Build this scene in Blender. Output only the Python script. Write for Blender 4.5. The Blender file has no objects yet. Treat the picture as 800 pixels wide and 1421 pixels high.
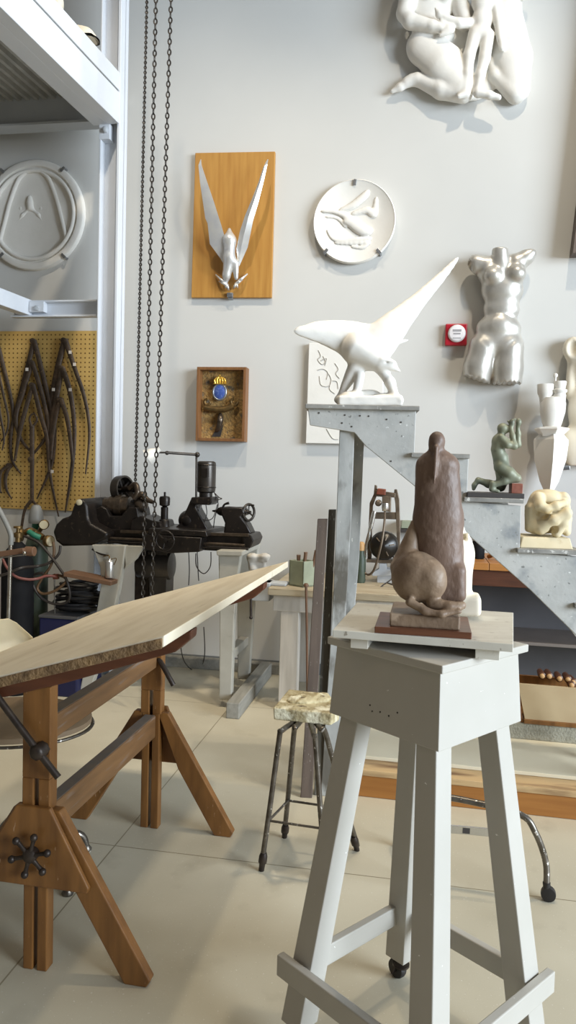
import bpy, math, random
import numpy as np
from mathutils import Vector, Matrix
random.seed(7)
SC = bpy.context.scene
COL = SC.collection
# ------------------------------------------------------------------ camera
F = 1050.0; H = 1.55
pit = math.radians(3.2); rol = math.radians(1.6); TH = math.radians(10)
cf = Vector((0, math.cos(pit), -math.sin(pit))); cu0 = Vector((0, math.sin(pit), math.cos(pit))); cr0 = Vector((1, 0, 0))
cr = cr0*math.cos(rol) + cu0*math.sin(rol); cu = cu0*math.cos(rol) - cr0*math.sin(rol)
cam = bpy.data.cameras.new('camera'); co = bpy.data.objects.new('camera', cam); COL.objects.link(co)
cam.sensor_fit = 'VERTICAL'; cam.sensor_height = 36.0; cam.lens = 36.0*F/1421.0
cam.clip_start = 0.05; cam.clip_end = 100
co.matrix_world = Matrix(((cr.x, cu.x, -cf.x, 0), (cr.y, cu.y, -cf.y, 0), (cr.z, cu.z, -cf.z, H), (0, 0, 0, 1)))
SC.camera = co
def ray(px, py): return cf + cr*((px-400)/F) + cu*((710.5-py)/F)
def G(px, py, z=0.0):
    d = ray(px, py); return Vector((0, 0, H)) + d*((z-H)/d.z)
class Pl:
    """an upright plane standing in the room; off is the distance in front of it"""
    def __init__(s, th, p):
        s.th = th; s.T = Vector((math.cos(th), -math.sin(th), 0)); s.N = Vector((math.sin(th), math.cos(th), 0))
        s.D = s.N.x*p[0] + s.N.y*p[1]
    def m(s, px, py, off=0.0):
        d = ray(px, py); return Vector((0, 0, H)) + d*((s.D-off)/(d.x*s.N.x + d.y*s.N.y))
    def sz(s, px, py, off=0.0):
        p = s.m(px, py, off); return p.dot(s.T), p.z
    def L(s, a, off, z): return s.T*a + s.N*(s.D-off) + Vector((0, 0, z))
    def k(s, px, py, off=0.0): return (s.m(px, py+1, off)-s.m(px, py, off)).length
WP = Pl(TH, G(388, 932))
# ------------------------------------------------------------------ materials
def lin(c): return tuple(((v/255)/12.92 if v/255 <= .04045 else ((v/255+.055)/1.055)**2.4) for v in c)
MATS = {}
def mat(name, c, rough=.6, metal=0.0, c2=None, scale=8.0, stretch=(1, 1, 1), detail=4, bump=0.0, bscale=None, lo=.35, hi=.7, spots=None, spec=.5, coat=0):
    if name in MATS: return MATS[name]
    m = bpy.data.materials.new(name); m.use_nodes = True; nt = m.node_tree; N = nt.nodes; K = nt.links
    b = N['Principled BSDF']; b.inputs['Roughness'].default_value = rough; b.inputs['Metallic'].default_value = metal
    b.inputs['Specular IOR Level'].default_value = spec; b.inputs['Coat Weight'].default_value = coat
    tc = N.new('ShaderNodeTexCoord'); mp = N.new('ShaderNodeMapping'); mp.inputs['Scale'].default_value = stretch
    K.new(tc.outputs['Object'], mp.inputs['Vector'])
    nz = N.new('ShaderNodeTexNoise'); nz.inputs['Scale'].default_value = scale; nz.inputs['Detail'].default_value = detail
    K.new(mp.outputs[0], nz.inputs['Vector'])
    rp = N.new('ShaderNodeValToRGB'); rp.color_ramp.elements[0].position = lo; rp.color_ramp.elements[1].position = hi
    c2 = c2 or tuple(min(255, v*1.06) for v in c)
    rp.color_ramp.elements[0].color = (*lin(c), 1); rp.color_ramp.elements[1].color = (*lin(c2), 1)
    K.new(nz.outputs['Fac'], rp.inputs['Fac']); out = rp.outputs['Color']
    if spots:
        for sc_, thr, wid, colr in spots:
            n2 = N.new('ShaderNodeTexNoise'); n2.inputs['Scale'].default_value = sc_; n2.inputs['Detail'].default_value = 5
            K.new(mp.outputs[0], n2.inputs['Vector'])
            mr = N.new('ShaderNodeMapRange'); mr.inputs[1].default_value = thr; mr.inputs[2].default_value = thr+wid
            K.new(n2.outputs['Fac'], mr.inputs[0])
            mx = N.new('ShaderNodeMixRGB'); mx.inputs[2].default_value = (*lin(colr), 1)
            K.new(mr.outputs[0], mx.inputs[0]); K.new(out, mx.inputs[1]); out = mx.outputs[0]
    K.new(out, b.inputs['Base Color'])
    if bump:
        n3 = N.new('ShaderNodeTexNoise'); n3.inputs['Scale'].default_value = bscale or scale*3; n3.inputs['Detail'].default_value = 4
        K.new(mp.outputs[0], n3.inputs['Vector'])
        bp = N.new('ShaderNodeBump'); bp.inputs['Strength'].default_value = bump; bp.inputs['Distance'].default_value = .01
        K.new(n3.outputs['Fac'], bp.inputs['Height']); K.new(bp.outputs[0], b.inputs['Normal'])
    MATS[name] = m; return m
plaster_w = mat('wall paint', (200, 199, 195), .75, c2=(204, 203, 199), scale=1.5, spec=.2)
white_pl = mat('white plaster', (226, 223, 216), .7, c2=(232, 229, 223), scale=6, bump=.08, bscale=40, spec=.25)
cream_pl = mat('cream plaster', (222, 212, 190), .7, c2=(232, 224, 208), scale=5, spec=.25)
steel_w = mat('white steel paint', (208, 212, 218), .4, c2=(214, 217, 222), scale=3, spec=.4)
steel_g = mat('grey steel paint', (176, 180, 184), .5, c2=(186, 190, 194), scale=3)
deck_m = mat('galvanised deck', (176, 176, 172), .5, .2, c2=(196, 196, 192), scale=10)
base_m = mat('grey baseboard', (112, 114, 114), .6)
chain_m = mat('dark steel chain', (60, 56, 52), .42, .7, c2=(84, 78, 72), scale=30)
clip_m = mat('clip steel', (150, 152, 155), .35, .8)
iron_m = mat('dark iron', (68, 56, 46), .55, .2, c2=(90, 74, 60), scale=25, spots=[(60, .6, .08, (110, 90, 72))])
tag_m = mat('paper tag', (228, 220, 210), .8)
wood_or = mat('orange oak', (186, 138, 68), .45, c2=(166, 116, 52), scale=5, stretch=(7, 7, .5), lo=.3, hi=.75)
silver_m = mat('silver paint', (204, 200, 192), .38, .6, c2=(188, 184, 176), scale=9, bump=.05, bscale=60)
silver_l = mat('pale silver paint', (206, 206, 208), .36, .6, c2=(222, 220, 214), scale=12)
brass_m = mat('dull brass', (128, 102, 62), .42, .7, c2=(92, 74, 46), scale=30)
gold_m = mat('gold paint', (214, 170, 72), .35, .7)
blue_e = mat('blue enamel', (62, 84, 150), .3, c2=(110, 128, 180), scale=60, lo=.5, hi=.75)
cork_m = mat('gritty brown backing', (176, 138, 80), .8, c2=(116, 94, 60), scale=45, detail=8, bump=.9, bscale=70, spots=[(90, .62, .05, (196, 166, 100)), (14, .58, .1, (92, 90, 82))])
frame_w = mat('reddish brown wood', (134, 92, 54), .5, c2=(112, 74, 42), scale=6, stretch=(6, 6, .6))
red_m = mat('red plastic', (170, 28, 44), .35)
lens_m = mat('white plastic', (226, 222, 224), .3)
ink_m = mat('grey print', (150, 148, 150), .6)
greyp = mat('grey blue stand paint', (166, 166, 162), .55, c2=(188, 187, 182), scale=5, detail=8, bump=.15, bscale=40,
            spots=[(9, .56, .16, (138, 141, 142)), (48, .66, .05, (122, 122, 118)), (55, .69, .03, (214, 214, 210))])
greyp_worn = mat('worn stand paint', (150, 151, 148), .55, c2=(190, 190, 186), scale=9, detail=9, stretch=(1, 1, .45), bump=.2,
                 spots=[(7, .56, .1, (98, 94, 86)), (70, .69, .03, (226, 224, 216))])
tread_m = mat('worn tread', (150, 148, 142), .7, c2=(112, 110, 106), scale=12, detail=8, spots=[(40, .62, .05, (196, 194, 188))])
nail_m = mat('dark nail', (60, 56, 52), .6)
bronze_g = mat('green bronze', (108, 112, 94), .5, .15, c2=(144, 146, 124), scale=9, detail=6, spots=[(16, .58, .12, (88, 90, 76))])
black_slab = mat('black slab', (58, 54, 52), .5)
redstone = mat('red brown stone', (122, 62, 46), .5, c2=(146, 92, 72), scale=30)
stone_c = mat('yellowish stone', (206, 191, 156), .7, c2=(218, 205, 174), scale=7, detail=6, spots=[(12, .6, .12, (186, 160, 108))], bump=.15)
clay_b = mat('brown clay', (120, 97, 83), .5, c2=(98, 78, 66), scale=14, stretch=(1, 1, .5), detail=8, bump=.35, bscale=45, spots=[(28, .6, .12, (146, 124, 110))])
clay_t = mat('tan clay', (142, 120, 98), .5, c2=(116, 95, 77), scale=12, detail=8, bump=.3, bscale=40, spots=[(20, .6, .1, (168, 146, 124))])
wood_db = mat('dark walnut base', (110, 68, 46), .4, c2=(88, 52, 34), scale=8, stretch=(.6, 6, 6))
ped_m = mat('pedestal grey paint', (180, 176, 167), .5, c2=(186, 182, 174), scale=4, bump=.05, spots=[(60, .73, .02, (236, 235, 232))])
ped_top = mat('worn pale pedestal top', (208, 204, 192), .7, c2=(194, 188, 175), scale=10, detail=8, stretch=(1, 3, 1), spots=[(50, .66, .04, (150, 142, 128))])
blackw = mat('black rubber', (34, 32, 32), .5)
tab_top = mat('pale worn table top', (218, 208, 186), .7, c2=(204, 192, 168), scale=4, detail=9, stretch=(3, .7, 1), lo=.4, hi=.66, spots=[(6, .66, .1, (172, 158, 134))])
sheen_m = mat('grey window sheen', (104, 98, 94), .7, c2=(120, 106, 92), scale=14)  # window gloss put into a colour, for the stretcher tops
tab_edge = mat('rough dark board end', (92, 70, 46), .8, c2=(140, 112, 76), scale=30, detail=8, bump=.6)
tab_wood = mat('table brown oak', (130, 88, 44), .42, c2=(102, 66, 31), scale=6, stretch=(5, 5, .7), detail=6, spots=[(40, .7, .03, (170, 140, 110))])
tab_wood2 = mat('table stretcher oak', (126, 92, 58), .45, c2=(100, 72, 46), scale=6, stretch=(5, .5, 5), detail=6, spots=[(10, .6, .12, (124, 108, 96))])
tab_red = mat('dark red brown wood', (92, 52, 32), .45, c2=(74, 40, 24), scale=8, stretch=(.6, 5, 5))
blk_iron = mat('black cast iron', (44, 36, 32), .45, .4, c2=(62, 52, 44), scale=30)
lathe_m = mat('oily lathe iron', (42, 36, 32), .38, .4, c2=(30, 26, 24), scale=16, detail=7, spots=[(40, .62, .08, (70, 60, 50))])
lathe_l = mat('worn lathe steel', (98, 86, 74), .35, .7, c2=(70, 60, 50), scale=30)
motor_m = mat('grey motor', (70, 64, 58), .35, .5, c2=(54, 50, 46), scale=12)
cast_w = mat('pale grey lathe leg paint', (178, 175, 164), .55, c2=(162, 158, 147), scale=6, spots=[(12, .64, .1, (132, 128, 112))])
beam_g = mat('dusty grey timber', (150, 148, 140), .75, c2=(132, 130, 122), scale=8, stretch=(5, .6, 5), detail=7)
cable_m = mat('dark cable', (48, 42, 38), .5)
hose_b = mat('brown hose', (92, 70, 48), .5)
hose_r = mat('reddish hose', (112, 64, 58), .5)
cyl_k = mat('black cylinder paint', (15, 15, 17), .75, c2=(22, 22, 24), spec=.2)
cyl_g = mat('dark green cylinder paint', (54, 66, 54), .5, c2=(76, 86, 72), scale=8, detail=7)
grn_m = mat('green cap', (40, 110, 86), .5)
chrome = mat('chrome steel', (190, 186, 178), .18, .95, c2=(160, 152, 140), scale=20)
blue_b = mat('blue case', (18, 22, 60), .45)
grey_d = mat('dark grey top', (70, 70, 72), .5)
can_m = mat('tin can', (200, 198, 194), .3, .8)
bench_w = mat('pale workbench wood', (178, 166, 142), .6, c2=(152, 138, 114), scale=5, stretch=(.6, 6, 6), detail=7, spots=[(9, .62, .1, (140, 116, 84))])
bench_g = mat('whitewashed bench wood', (198, 192, 182), .65, c2=(176, 170, 160), scale=5, stretch=(5, 5, .7), detail=6)
crate_m = mat('grey green box paint', (150, 156, 134), .6, c2=(132, 138, 118), scale=9)
tool_br = mat('brown tool wood', (108, 80, 60), .5)
plank_b = mat('brown grey plank', (104, 90, 80), .65, c2=(84, 72, 64), scale=6, stretch=(5, 5, .6), detail=7, spots=[(55, .68, .03, (190, 184, 174))])
plank_d = mat('dark grey plank', (92, 88, 78), .65, c2=(70, 66, 58), scale=6, stretch=(5, 5, .6), detail=7, spots=[(40, .66, .04, (170, 168, 160))])
stool_s = mat('plaster crusted seat', (196, 184, 148), .85, c2=(150, 134, 98), scale=18, detail=9, bump=1.0, bscale=30, spots=[(12, .52, .08, (222, 214, 186)), (25, .64, .05, (110, 96, 72))])
pipe_m = mat('worn steel pipe', (120, 114, 106), .35, .8, c2=(84, 78, 70), scale=25, detail=7, spots=[(60, .64, .03, (214, 210, 204))])
orange_w = mat('honey timber', (164, 110, 52), .5, c2=(144, 92, 40), scale=5, stretch=(.5, 6, 6), detail=6)
plat_t = mat('weathered platform top', (190, 160, 116), .65, c2=(120, 90, 60), scale=4, stretch=(.7, 5, 5), detail=6, lo=.45, hi=.65)
cream_b = mat('cream board', (226, 216, 190), .6, c2=(218, 206, 178), scale=3)
und_m = mat('dark grey cabinet back', (74, 72, 74), .6, c2=(86, 84, 86), scale=3)
shelf_m = mat('grey steel shelf', (120, 112, 106), .45, .3)
conc_b = mat('rough concrete block', (160, 156, 140), .85, c2=(138, 134, 118), scale=30, detail=8, bump=.5)
panel_t = mat('tan tray panel', (166, 148, 116), .5, c2=(152, 132, 100), scale=4)
mallet_m = mat('dark turned wood', (84, 50, 30), .4, c2=(64, 36, 22), scale=20)
knob_m = mat('pale wood end', (176, 138, 92), .5)
rust_m = mat('rusty red metal', (128, 62, 42), .5, .3, c2=(110, 70, 54), scale=25)
grind_m = mat('grey brown tool casting', (118, 104, 88), .4, .5, c2=(90, 78, 66), scale=20)
grind_k = mat('black motor housing', (30, 26, 22), .3, .2)
alu_m = mat('bare aluminium', (206, 204, 200), .25, .9)
chair_c = mat('cream chair shell', (230, 216, 182), .5)
gface_m = mat('gauge face', (190, 180, 152), .4)
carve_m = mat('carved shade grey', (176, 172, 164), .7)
seat_b = mat('tan seat', (130, 110, 86), .6)
capg_m = mat('grey cap paint', (126, 126, 122), .5)
shade_m = mat('white enamel shade', (232, 230, 224), .4)

def pegboard_mat():
    m = mat('pegboard', (202, 168, 100), .65, c2=(190, 154, 86), scale=4)
    nt = m.node_tree; N = nt.nodes; K = nt.links; b = N['Principled BSDF']
    src = b.inputs['Base Color'].links[0].from_socket
    tc = N.new('ShaderNodeTexCoord'); sp = N.new('ShaderNodeSeparateXYZ'); K.new(tc.outputs['Object'], sp.inputs[0])
    def cell(o):
        a = N.new('ShaderNodeMath'); a.operation = 'MULTIPLY'; a.inputs[1].default_value = 1/.036; K.new(o, a.inputs[0])
        f = N.new('ShaderNodeMath'); f.operation = 'FRACT'; K.new(a.outputs[0], f.inputs[0])
        s = N.new('ShaderNodeMath'); s.operation = 'SUBTRACT'; s.inputs[1].default_value = .5; K.new(f.outputs[0], s.inputs[0])
        q = N.new('ShaderNodeMath'); q.operation = 'MULTIPLY'; K.new(s.outputs[0], q.inputs[0]); K.new(s.outputs[0], q.inputs[1]); return q.outputs[0]
    ad = N.new('ShaderNodeMath'); ad.operation = 'ADD'; K.new(cell(sp.outputs[0]), ad.inputs[0]); K.new(cell(sp.outputs[2]), ad.inputs[1])
    lt = N.new('ShaderNodeMath'); lt.operation = 'LESS_THAN'; lt.inputs[1].default_value = .032; K.new(ad.outputs[0], lt.inputs[0])
    mx = N.new('ShaderNodeMixRGB'); mx.inputs[2].default_value = (*lin((104, 76, 34)), 1)
    K.new(lt.outputs[0], mx.inputs[0]); K.new(src, mx.inputs[1]); K.new(mx.outputs[0], b.inputs['Base Color'])
    return m
peg_m = pegboard_mat()
def floor_mat():
    m = mat('polished concrete', (182, 174, 153), .42, c2=(200, 193, 173), scale=1.6, detail=7, lo=.3, hi=.72,
            spots=[(4, .6, .16, (174, 166, 146)), (120, .66, .05, (214, 210, 200)), (160, .7, .04, (150, 144, 130))], spec=.35)
    nt = m.node_tree; N = nt.nodes; K = nt.links; b = N['Principled BSDF']
    src = b.inputs['Base Color'].links[0].from_socket
    tc = N.new('ShaderNodeTexCoord'); sp = N.new('ShaderNodeSeparateXYZ'); K.new(tc.outputs['Object'], sp.inputs[0])
    def line(o, at, period):
        a = N.new('ShaderNodeMath'); a.operation = 'SUBTRACT'; a.inputs[1].default_value = at-period/2; K.new(o, a.inputs[0])
        f = N.new('ShaderNodeMath'); f.operation = 'PINGPONG'; f.inputs[1].default_value = period/2; K.new(a.outputs[0], f.inputs[0])
        l = N.new('ShaderNodeMath'); l.operation = 'GREATER_THAN'; l.inputs[1].default_value = period/2-.0028; K.new(f.outputs[0], l.inputs[0]); return l.outputs[0]
    mxm = N.new('ShaderNodeMath'); mxm.operation = 'MAXIMUM'
    K.new(line(sp.outputs[0], 0, 2.9), mxm.inputs[0]); K.new(line(sp.outputs[1], 0, 1.9), mxm.inputs[1])
    mx = N.new('ShaderNodeMixRGB'); mx.inputs[2].default_value = (*lin((140, 130, 108)), 1)
    K.new(mxm.outputs[0], mx.inputs[0]); K.new(src, mx.inputs[1]); K.new(mx.outputs[0], b.inputs['Base Color'])
    return m
floor_m = floor_mat()
# ------------------------------------------------------------------ mesh helpers
def catmull(pts, n=6):
    pts = [Vector(p) for p in pts]; out = []
    for i in range(len(pts)-1):
        p0 = pts[max(i-1, 0)]; p1 = pts[i]; p2 = pts[i+1]; p3 = pts[min(i+2, len(pts)-1)]
        for k in range(n):
            t = k/n
            out.append(.5*((2*p1)+(p2-p0)*t+(2*p0-5*p1+4*p2-p3)*t*t+(3*p1-p0-3*p2+p3)*t**3))
    out.append(pts[-1]); return out
def lerp_list(r, n):
    if not isinstance(r, (list, tuple)): return [r]*n
    return [float(np.interp(i/(n-1)*(len(r)-1), range(len(r)), r)) for i in range(n)]
class MB:
    def __init__(s): s.v = []; s.f = []
    def add(s, vs, fs):
        o = len(s.v); s.v += [Vector(v) for v in vs]; s.f += [tuple(i+o for i in f) for f in fs]; return s
    def prism(s, a, b):                       # two matching rings
        n = len(a); return s.add(list(a)+list(b), [tuple(range(n))[::-1], tuple(range(n, 2*n))] + [(i, (i+1) % n, n+(i+1) % n, n+i) for i in range(n)])
    def box(s, pl, a0, a1, o0, o1, z0, z1, z0b=None, z1b=None):
        z0b = z0 if z0b is None else z0b; z1b = z1 if z1b is None else z1b
        q = lambda o: [pl.L(a0, o, z0), pl.L(a1, o, z0b), pl.L(a1, o, z1b), pl.L(a0, o, z1)]
        return s.prism(q(o1), q(o0))
    def beam(s, p, q, w, d, up=(0, 0, 1)):    # bar from p to q, w across, d along 'up'-ish
        p = Vector(p); q = Vector(q); t = (q-p).normalized(); u = Vector(up); x = t.cross(u).normalized(); y = x.cross(t)
        r = lambda c: [c+x*(w/2*i)+y*(d/2*j) for i, j in ((-1, -1), (1, -1), (1, 1), (-1, 1))]
        return s.prism(r(p), r(q))
    def tube(s, pts, r, n=10, flat=None):     # flat = (axis vector, factor)
        pts = [Vector(p) for p in pts]; rs = lerp_list(r, len(pts)); rings = []
        t0 = (pts[1]-pts[0]).normalized(); ref = Vector((0, 0, 1)) if abs(t0.z) < .9 else Vector((1, 0, 0))
        x = t0.cross(ref).normalized()
        for i, p in enumerate(pts):
            t = (pts[min(i+1, len(pts)-1)]-pts[max(i-1, 0)]).normalized()
            x = (x-t*x.dot(t)).normalized(); y = t.cross(x); ring = []
            for k in range(n):
                a = 2*math.pi*k/n; d = (x*math.cos(a)+y*math.sin(a))*rs[i]
                if flat: ax = Vector(flat[0]); d = d-ax*d.dot(ax)*(1-flat[1])
                ring.append(p+d)
            rings.append(ring)
        vs = [v for g in rings for v in g]; fs = []
        for i in range(len(pts)-1):
            for k in range(n): fs.append((i*n+k, i*n+(k+1) % n, (i+1)*n+(k+1) % n, (i+1)*n+k))
        fs.append(tuple(range(n))[::-1]); fs.append(tuple((len(pts)-1)*n+k for k in range(n)))
        return s.add(vs, fs)
    def lathe(s, prof, c, axis=(0, 0, 1), n=24, phase=0.0):   # prof [(r, h)], open ends capped
        c = Vector(c); ax = Vector(axis).normalized(); ref = Vector((1, 0, 0)) if abs(ax.x) < .9 else Vector((0, 1, 0))
        x = (ref-ax*ref.dot(ax)).normalized(); y = ax.cross(x); vs = []; fs = []
        for r, h in prof:
            for k in range(n): a = 2*math.pi*k/n+phase; vs.append(c+ax*h+(x*math.cos(a)+y*math.sin(a))*max(r, 1e-4))
        for i in range(len(prof)-1):
            for k in range(n): fs.append((i*n+k, i*n+(k+1) % n, (i+1)*n+(k+1) % n, (i+1)*n+k))
        fs.append(tuple(range(n))[::-1]); fs.append(tuple((len(prof)-1)*n+k for k in range(n)))
        return s.add(vs, fs)
    def torus(s, c, axis, R, r, n=24, m=8, a0=0, a1=2*math.pi, sx=1, sy=1, xdir=None):
        c = Vector(c); ax = Vector(axis).normalized(); ref = Vector(xdir) if xdir else (Vector((1, 0, 0)) if abs(ax.x) < .9 else Vector((0, 1, 0)))
        x = (ref-ax*ref.dot(ax)).normalized(); y = ax.cross(x); full = abs(a1-a0-2*math.pi) < 1e-6
        cnt = n if full else n+1; vs = []; fs = []
        for i in range(cnt):
            a = a0+(a1-a0)*i/n; d = x*math.cos(a)*sx+y*math.sin(a)*sy; dn = (x*math.cos(a)+y*math.sin(a))
            for k in range(m): b = 2*math.pi*k/m; vs.append(c+d*R+dn*(r*math.cos(b))+ax*(r*math.sin(b)))
        for i in range(n):
            j = (i+1) % cnt
            for k in range(m): fs.append((i*m+k, j*m+k, j*m+(k+1) % m, i*m+(k+1) % m))
        return s.add(vs, fs)
    def ball(s, c, r, n=14, m=10, axes=None):
        c = Vector(c); r = (r, r, r) if not isinstance(r, (tuple, list)) else r; axes = axes or (Vector((1, 0, 0)), Vector((0, 1, 0)), Vector((0, 0, 1)))
        vs = [c-axes[2]*r[2]]; fs = []
        for i in range(1, m):
            p = -math.pi/2+math.pi*i/m
            for k in range(n): a = 2*math.pi*k/n; vs.append(c+axes[0]*(r[0]*math.cos(p)*math.cos(a))+axes[1]*(r[1]*math.cos(p)*math.sin(a))+axes[2]*(r[2]*math.sin(p)))
        vs.append(c+axes[2]*r[2]); top = len(vs)-1
        for k in range(n): fs.append((0, 1+(k+1) % n, 1+k)); fs.append((top, top-n+k, top-n+(k+1) % n))
        for i in range(m-2):
            for k in range(n): fs.append((1+i*n+k, 1+i*n+(k+1) % n, 1+(i+1)*n+(k+1) % n, 1+(i+1)*n+k))
        return s.add(vs, fs)
    def poly(s, pl, pts, off0, off1, ref=None):   # outline standing on plane, from off0 (front) back to off1
        ref = off0 if ref is None else ref
        q = [pl.sz(x, y, ref) for x, y in pts]
        return s.prism([pl.L(a, off0, z) for a, z in q], [pl.L(a, off1, z) for a, z in q])
    def ptube(s, pl, pts, rpx, n=10, sm=6, flat=None):   # pts (px, py, off); rpx radius in photo pixels
        w = [pl.m(*p) for p in pts]; k = pl.k(pts[0][0], pts[0][1], pts[0][2])
        w = catmull(w, sm) if sm > 1 and len(w) > 2 else w
        r = [v*k for v in rpx] if isinstance(rpx, (list, tuple)) else rpx*k
        return s.tube(w, r, n, flat=(pl.N, flat) if flat else None)
MW = {}
def _mesh(name, mb, m, M, smooth, bevel):
    me = bpy.data.meshes.new(name); inv = M.inverted()
    me.from_pydata([inv @ v for v in mb.v], [], mb.f); me.update()
    import bmesh
    b = bmesh.new(); b.from_mesh(me); bmesh.ops.recalc_face_normals(b, faces=b.faces); b.to_mesh(me); b.free()
    me.materials.append(m)
    if smooth:
        me.polygons.foreach_set('use_smooth', [True]*len(me.polygons))
        try: me.set_sharp_from_angle(angle=math.radians(smooth if smooth is not True else 50))
        except Exception: pass
    o = bpy.data.objects.new(name, me); COL.objects.link(o)
    if bevel:
        bv = o.modifiers.new('bevel', 'BEVEL'); bv.width = bevel; bv.segments = 2; bv.limit_method = 'ANGLE'; bv.angle_limit = math.radians(40)
    return o
def tagit(o, label, cat, group=None, kind=None):
    if label: o['label'] = label
    if cat: o['category'] = cat
    if group: o['group'] = group
    if kind: o['kind'] = kind
    return o
def frame(loc, th=0.0): return Matrix.Translation(Vector(loc)) @ Matrix.Rotation(-th, 4, 'Z')
def thing(name, label, cat, loc, th=0.0, group=None, kind=None):
    o = bpy.data.objects.new(name, None); o.empty_display_size = .1; COL.objects.link(o); M = frame(loc, th); o.matrix_world = M; MW[o] = M
    return tagit(o, label, cat, group, kind)
def part(name, mb, m, parent, smooth=True, bevel=0, label=None, kind=None):
    o = _mesh(name, mb, m, MW[parent], smooth, bevel); o.parent = parent; MW[o] = MW[parent]
    # parts sit at the origin of their thing; sub-parts share that frame
    if label: o['label'] = label
    if kind: o['kind'] = kind
    return o
def solo(name, mb, m, label, cat, loc, th=0.0, group=None, smooth=True, bevel=0, kind=None):
    M = frame(loc, th); o = _mesh(name, mb, m, M, smooth, bevel); o.matrix_world = M; MW[o] = M
    return tagit(o, label, cat, group, kind)
# ------------------------------------------------------------------ sculpting: smooth blended forms turned into one skin
def sculpt(prims, k=5.0, n=90, smooth=1, flatback=None, cut=None, rough=None):
    """prims: ('e',c,r[,k]) ('c',p,q,r0,r1[,flat]) ('b',c,h,rnd) with optional leading '-' to carve. returns verts, faces"""
    los = []; his = []
    for p in prims:
        t = p[0]
        if t[0] == '-': continue
        if t == 'e': c = np.array(p[1], float); r = np.array(p[2], float); los.append(c-r); his.append(c+r)
        elif t == 'c':
            a = np.array(p[1], float); b = np.array(p[2], float); R = max(p[3], p[4]); los.append(np.minimum(a, b)-R); his.append(np.maximum(a, b)+R)
        elif t == 'b': c = np.array(p[1], float); h = np.array(p[2], float); los.append(c-h); his.append(c+h)
    lo = np.min(los, 0)-k*1.2; hi = np.max(his, 0)+k*1.2; step = (hi-lo).max()/n
    dims = np.ceil((hi-lo)/step).astype(int)+2
    X, Y, Z = np.meshgrid(*[lo[i]+step*np.arange(dims[i]) for i in range(3)], indexing='ij')
    P = np.stack([X, Y, Z], -1).astype(np.float32); D = None
    for p in prims:
        t = p[0].lstrip('-')
        if t == 'e':
            q = (P-np.array(p[1], np.float32))/np.array(p[2], np.float32); l = np.linalg.norm(q, axis=-1)
            l2 = np.linalg.norm(q/np.array(p[2], np.float32), axis=-1)+1e-6; d = l*(l-1)/l2
        elif t == 'c':
            fl = p[5] if len(p) > 5 else 1.0; S = np.array((1, 1/fl, 1), np.float32)
            a = np.array(p[1], np.float32); b = np.array(p[2], np.float32); ba = (b-a)*S; pa = (P-a)*S
            h = np.clip((pa@ba)/max(float(ba@ba), 1e-6), 0, 1); d = np.linalg.norm(pa-h[..., None]*ba, axis=-1)-(p[3]+(p[4]-p[3])*h)
            if fl != 1.0: d = d*min(1.0, fl*1.4)
        else:
            q = np.abs(P-np.array(p[1], np.float32))-(np.array(p[2], np.float32)-p[3]); d = np.linalg.norm(np.maximum(q, 0), axis=-1)+np.minimum(q.max(-1), 0)-p[3]
        if D is None: D = d
        elif p[0][0] == '-': kk = k*.5; hh = np.clip(.5-.5*(D+d)/kk, 0, 1); D = D*(1-hh)+(-d)*hh+kk*hh*(1-hh)
        else: hh = np.clip(.5+.5*(D-d)/k, 0, 1); D = D*(1-hh)+d*hh-k*hh*(1-hh)
    if rough is not None:
        s_, a_ = rough; D = D+a_*(np.sin(X/s_+1.3)*np.sin(Y/s_*1.1+.4)*np.sin(Z/s_*.9)+.5*np.sin(X/s_*2.3)*np.sin(Z/s_*2.1+Y/s_))
    if flatback is not None: D = np.maximum(D, Y-flatback)
    if cut is not None: D = np.maximum(D, cut(X, Y, Z))
    D[0] = D[-1] = 9; D[:, 0] = D[:, -1] = 9; D[:, :, 0] = D[:, :, -1] = 9
    s = D < 0; nx, ny, nz = D.shape
    cnt = np.zeros((nx-1, ny-1, nz-1), np.float32); acc = np.zeros((nx-1, ny-1, nz-1, 3), np.float32)
    cor = [(i, j, l) for i in (0, 1) for j in (0, 1) for l in (0, 1)]
    sl = lambda A, c: A[c[0]:nx-1+c[0], c[1]:ny-1+c[1], c[2]:nz-1+c[2]]
    for a in range(3):
        for c in cor:
            if c[a]: continue
            e = list(c); e[a] = 1; da = sl(D, c); db = sl(D, e); cr_ = (da < 0) != (db < 0)
            t = np.where(cr_, da/np.where(cr_, da-db, 1), 0); pos = np.array(c, np.float32)+np.zeros(da.shape+(3,), np.float32)
            pos[..., a] = t; acc += pos*cr_[..., None]; cnt += cr_
    act = cnt > 0; idx = -np.ones(act.shape, int); idx[act] = np.arange(act.sum())
    base = np.argwhere(act).astype(np.float32); V = lo+step*(base+acc[act]/cnt[act][:, None]); faces = []
    for a in range(3):
        u, w = [(1, 2), (2, 0), (0, 1)][a]
        A = s; B = np.roll(s, -1, a); ed = np.argwhere(A != B)
        ed = ed[(ed[:, a] < s.shape[a]-1) & (ed[:, u] > 0) & (ed[:, w] > 0) & (ed[:, u] < s.shape[u]-1) & (ed[:, w] < s.shape[w]-1)]
        def g(du, dw):
            q = ed.copy(); q[:, u] += du; q[:, w] += dw; return idx[q[:, 0], q[:, 1], q[:, 2]]
        Q = np.stack([g(-1, -1), g(0, -1), g(0, 0), g(-1, 0)], 1); fl = ~A[ed[:, 0], ed[:, 1], ed[:, 2]]; Q[fl] = Q[fl][:, ::-1]; faces.append(Q)
    Fq = np.concatenate(faces); Fq = Fq[(Fq >= 0).all(1)]
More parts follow.
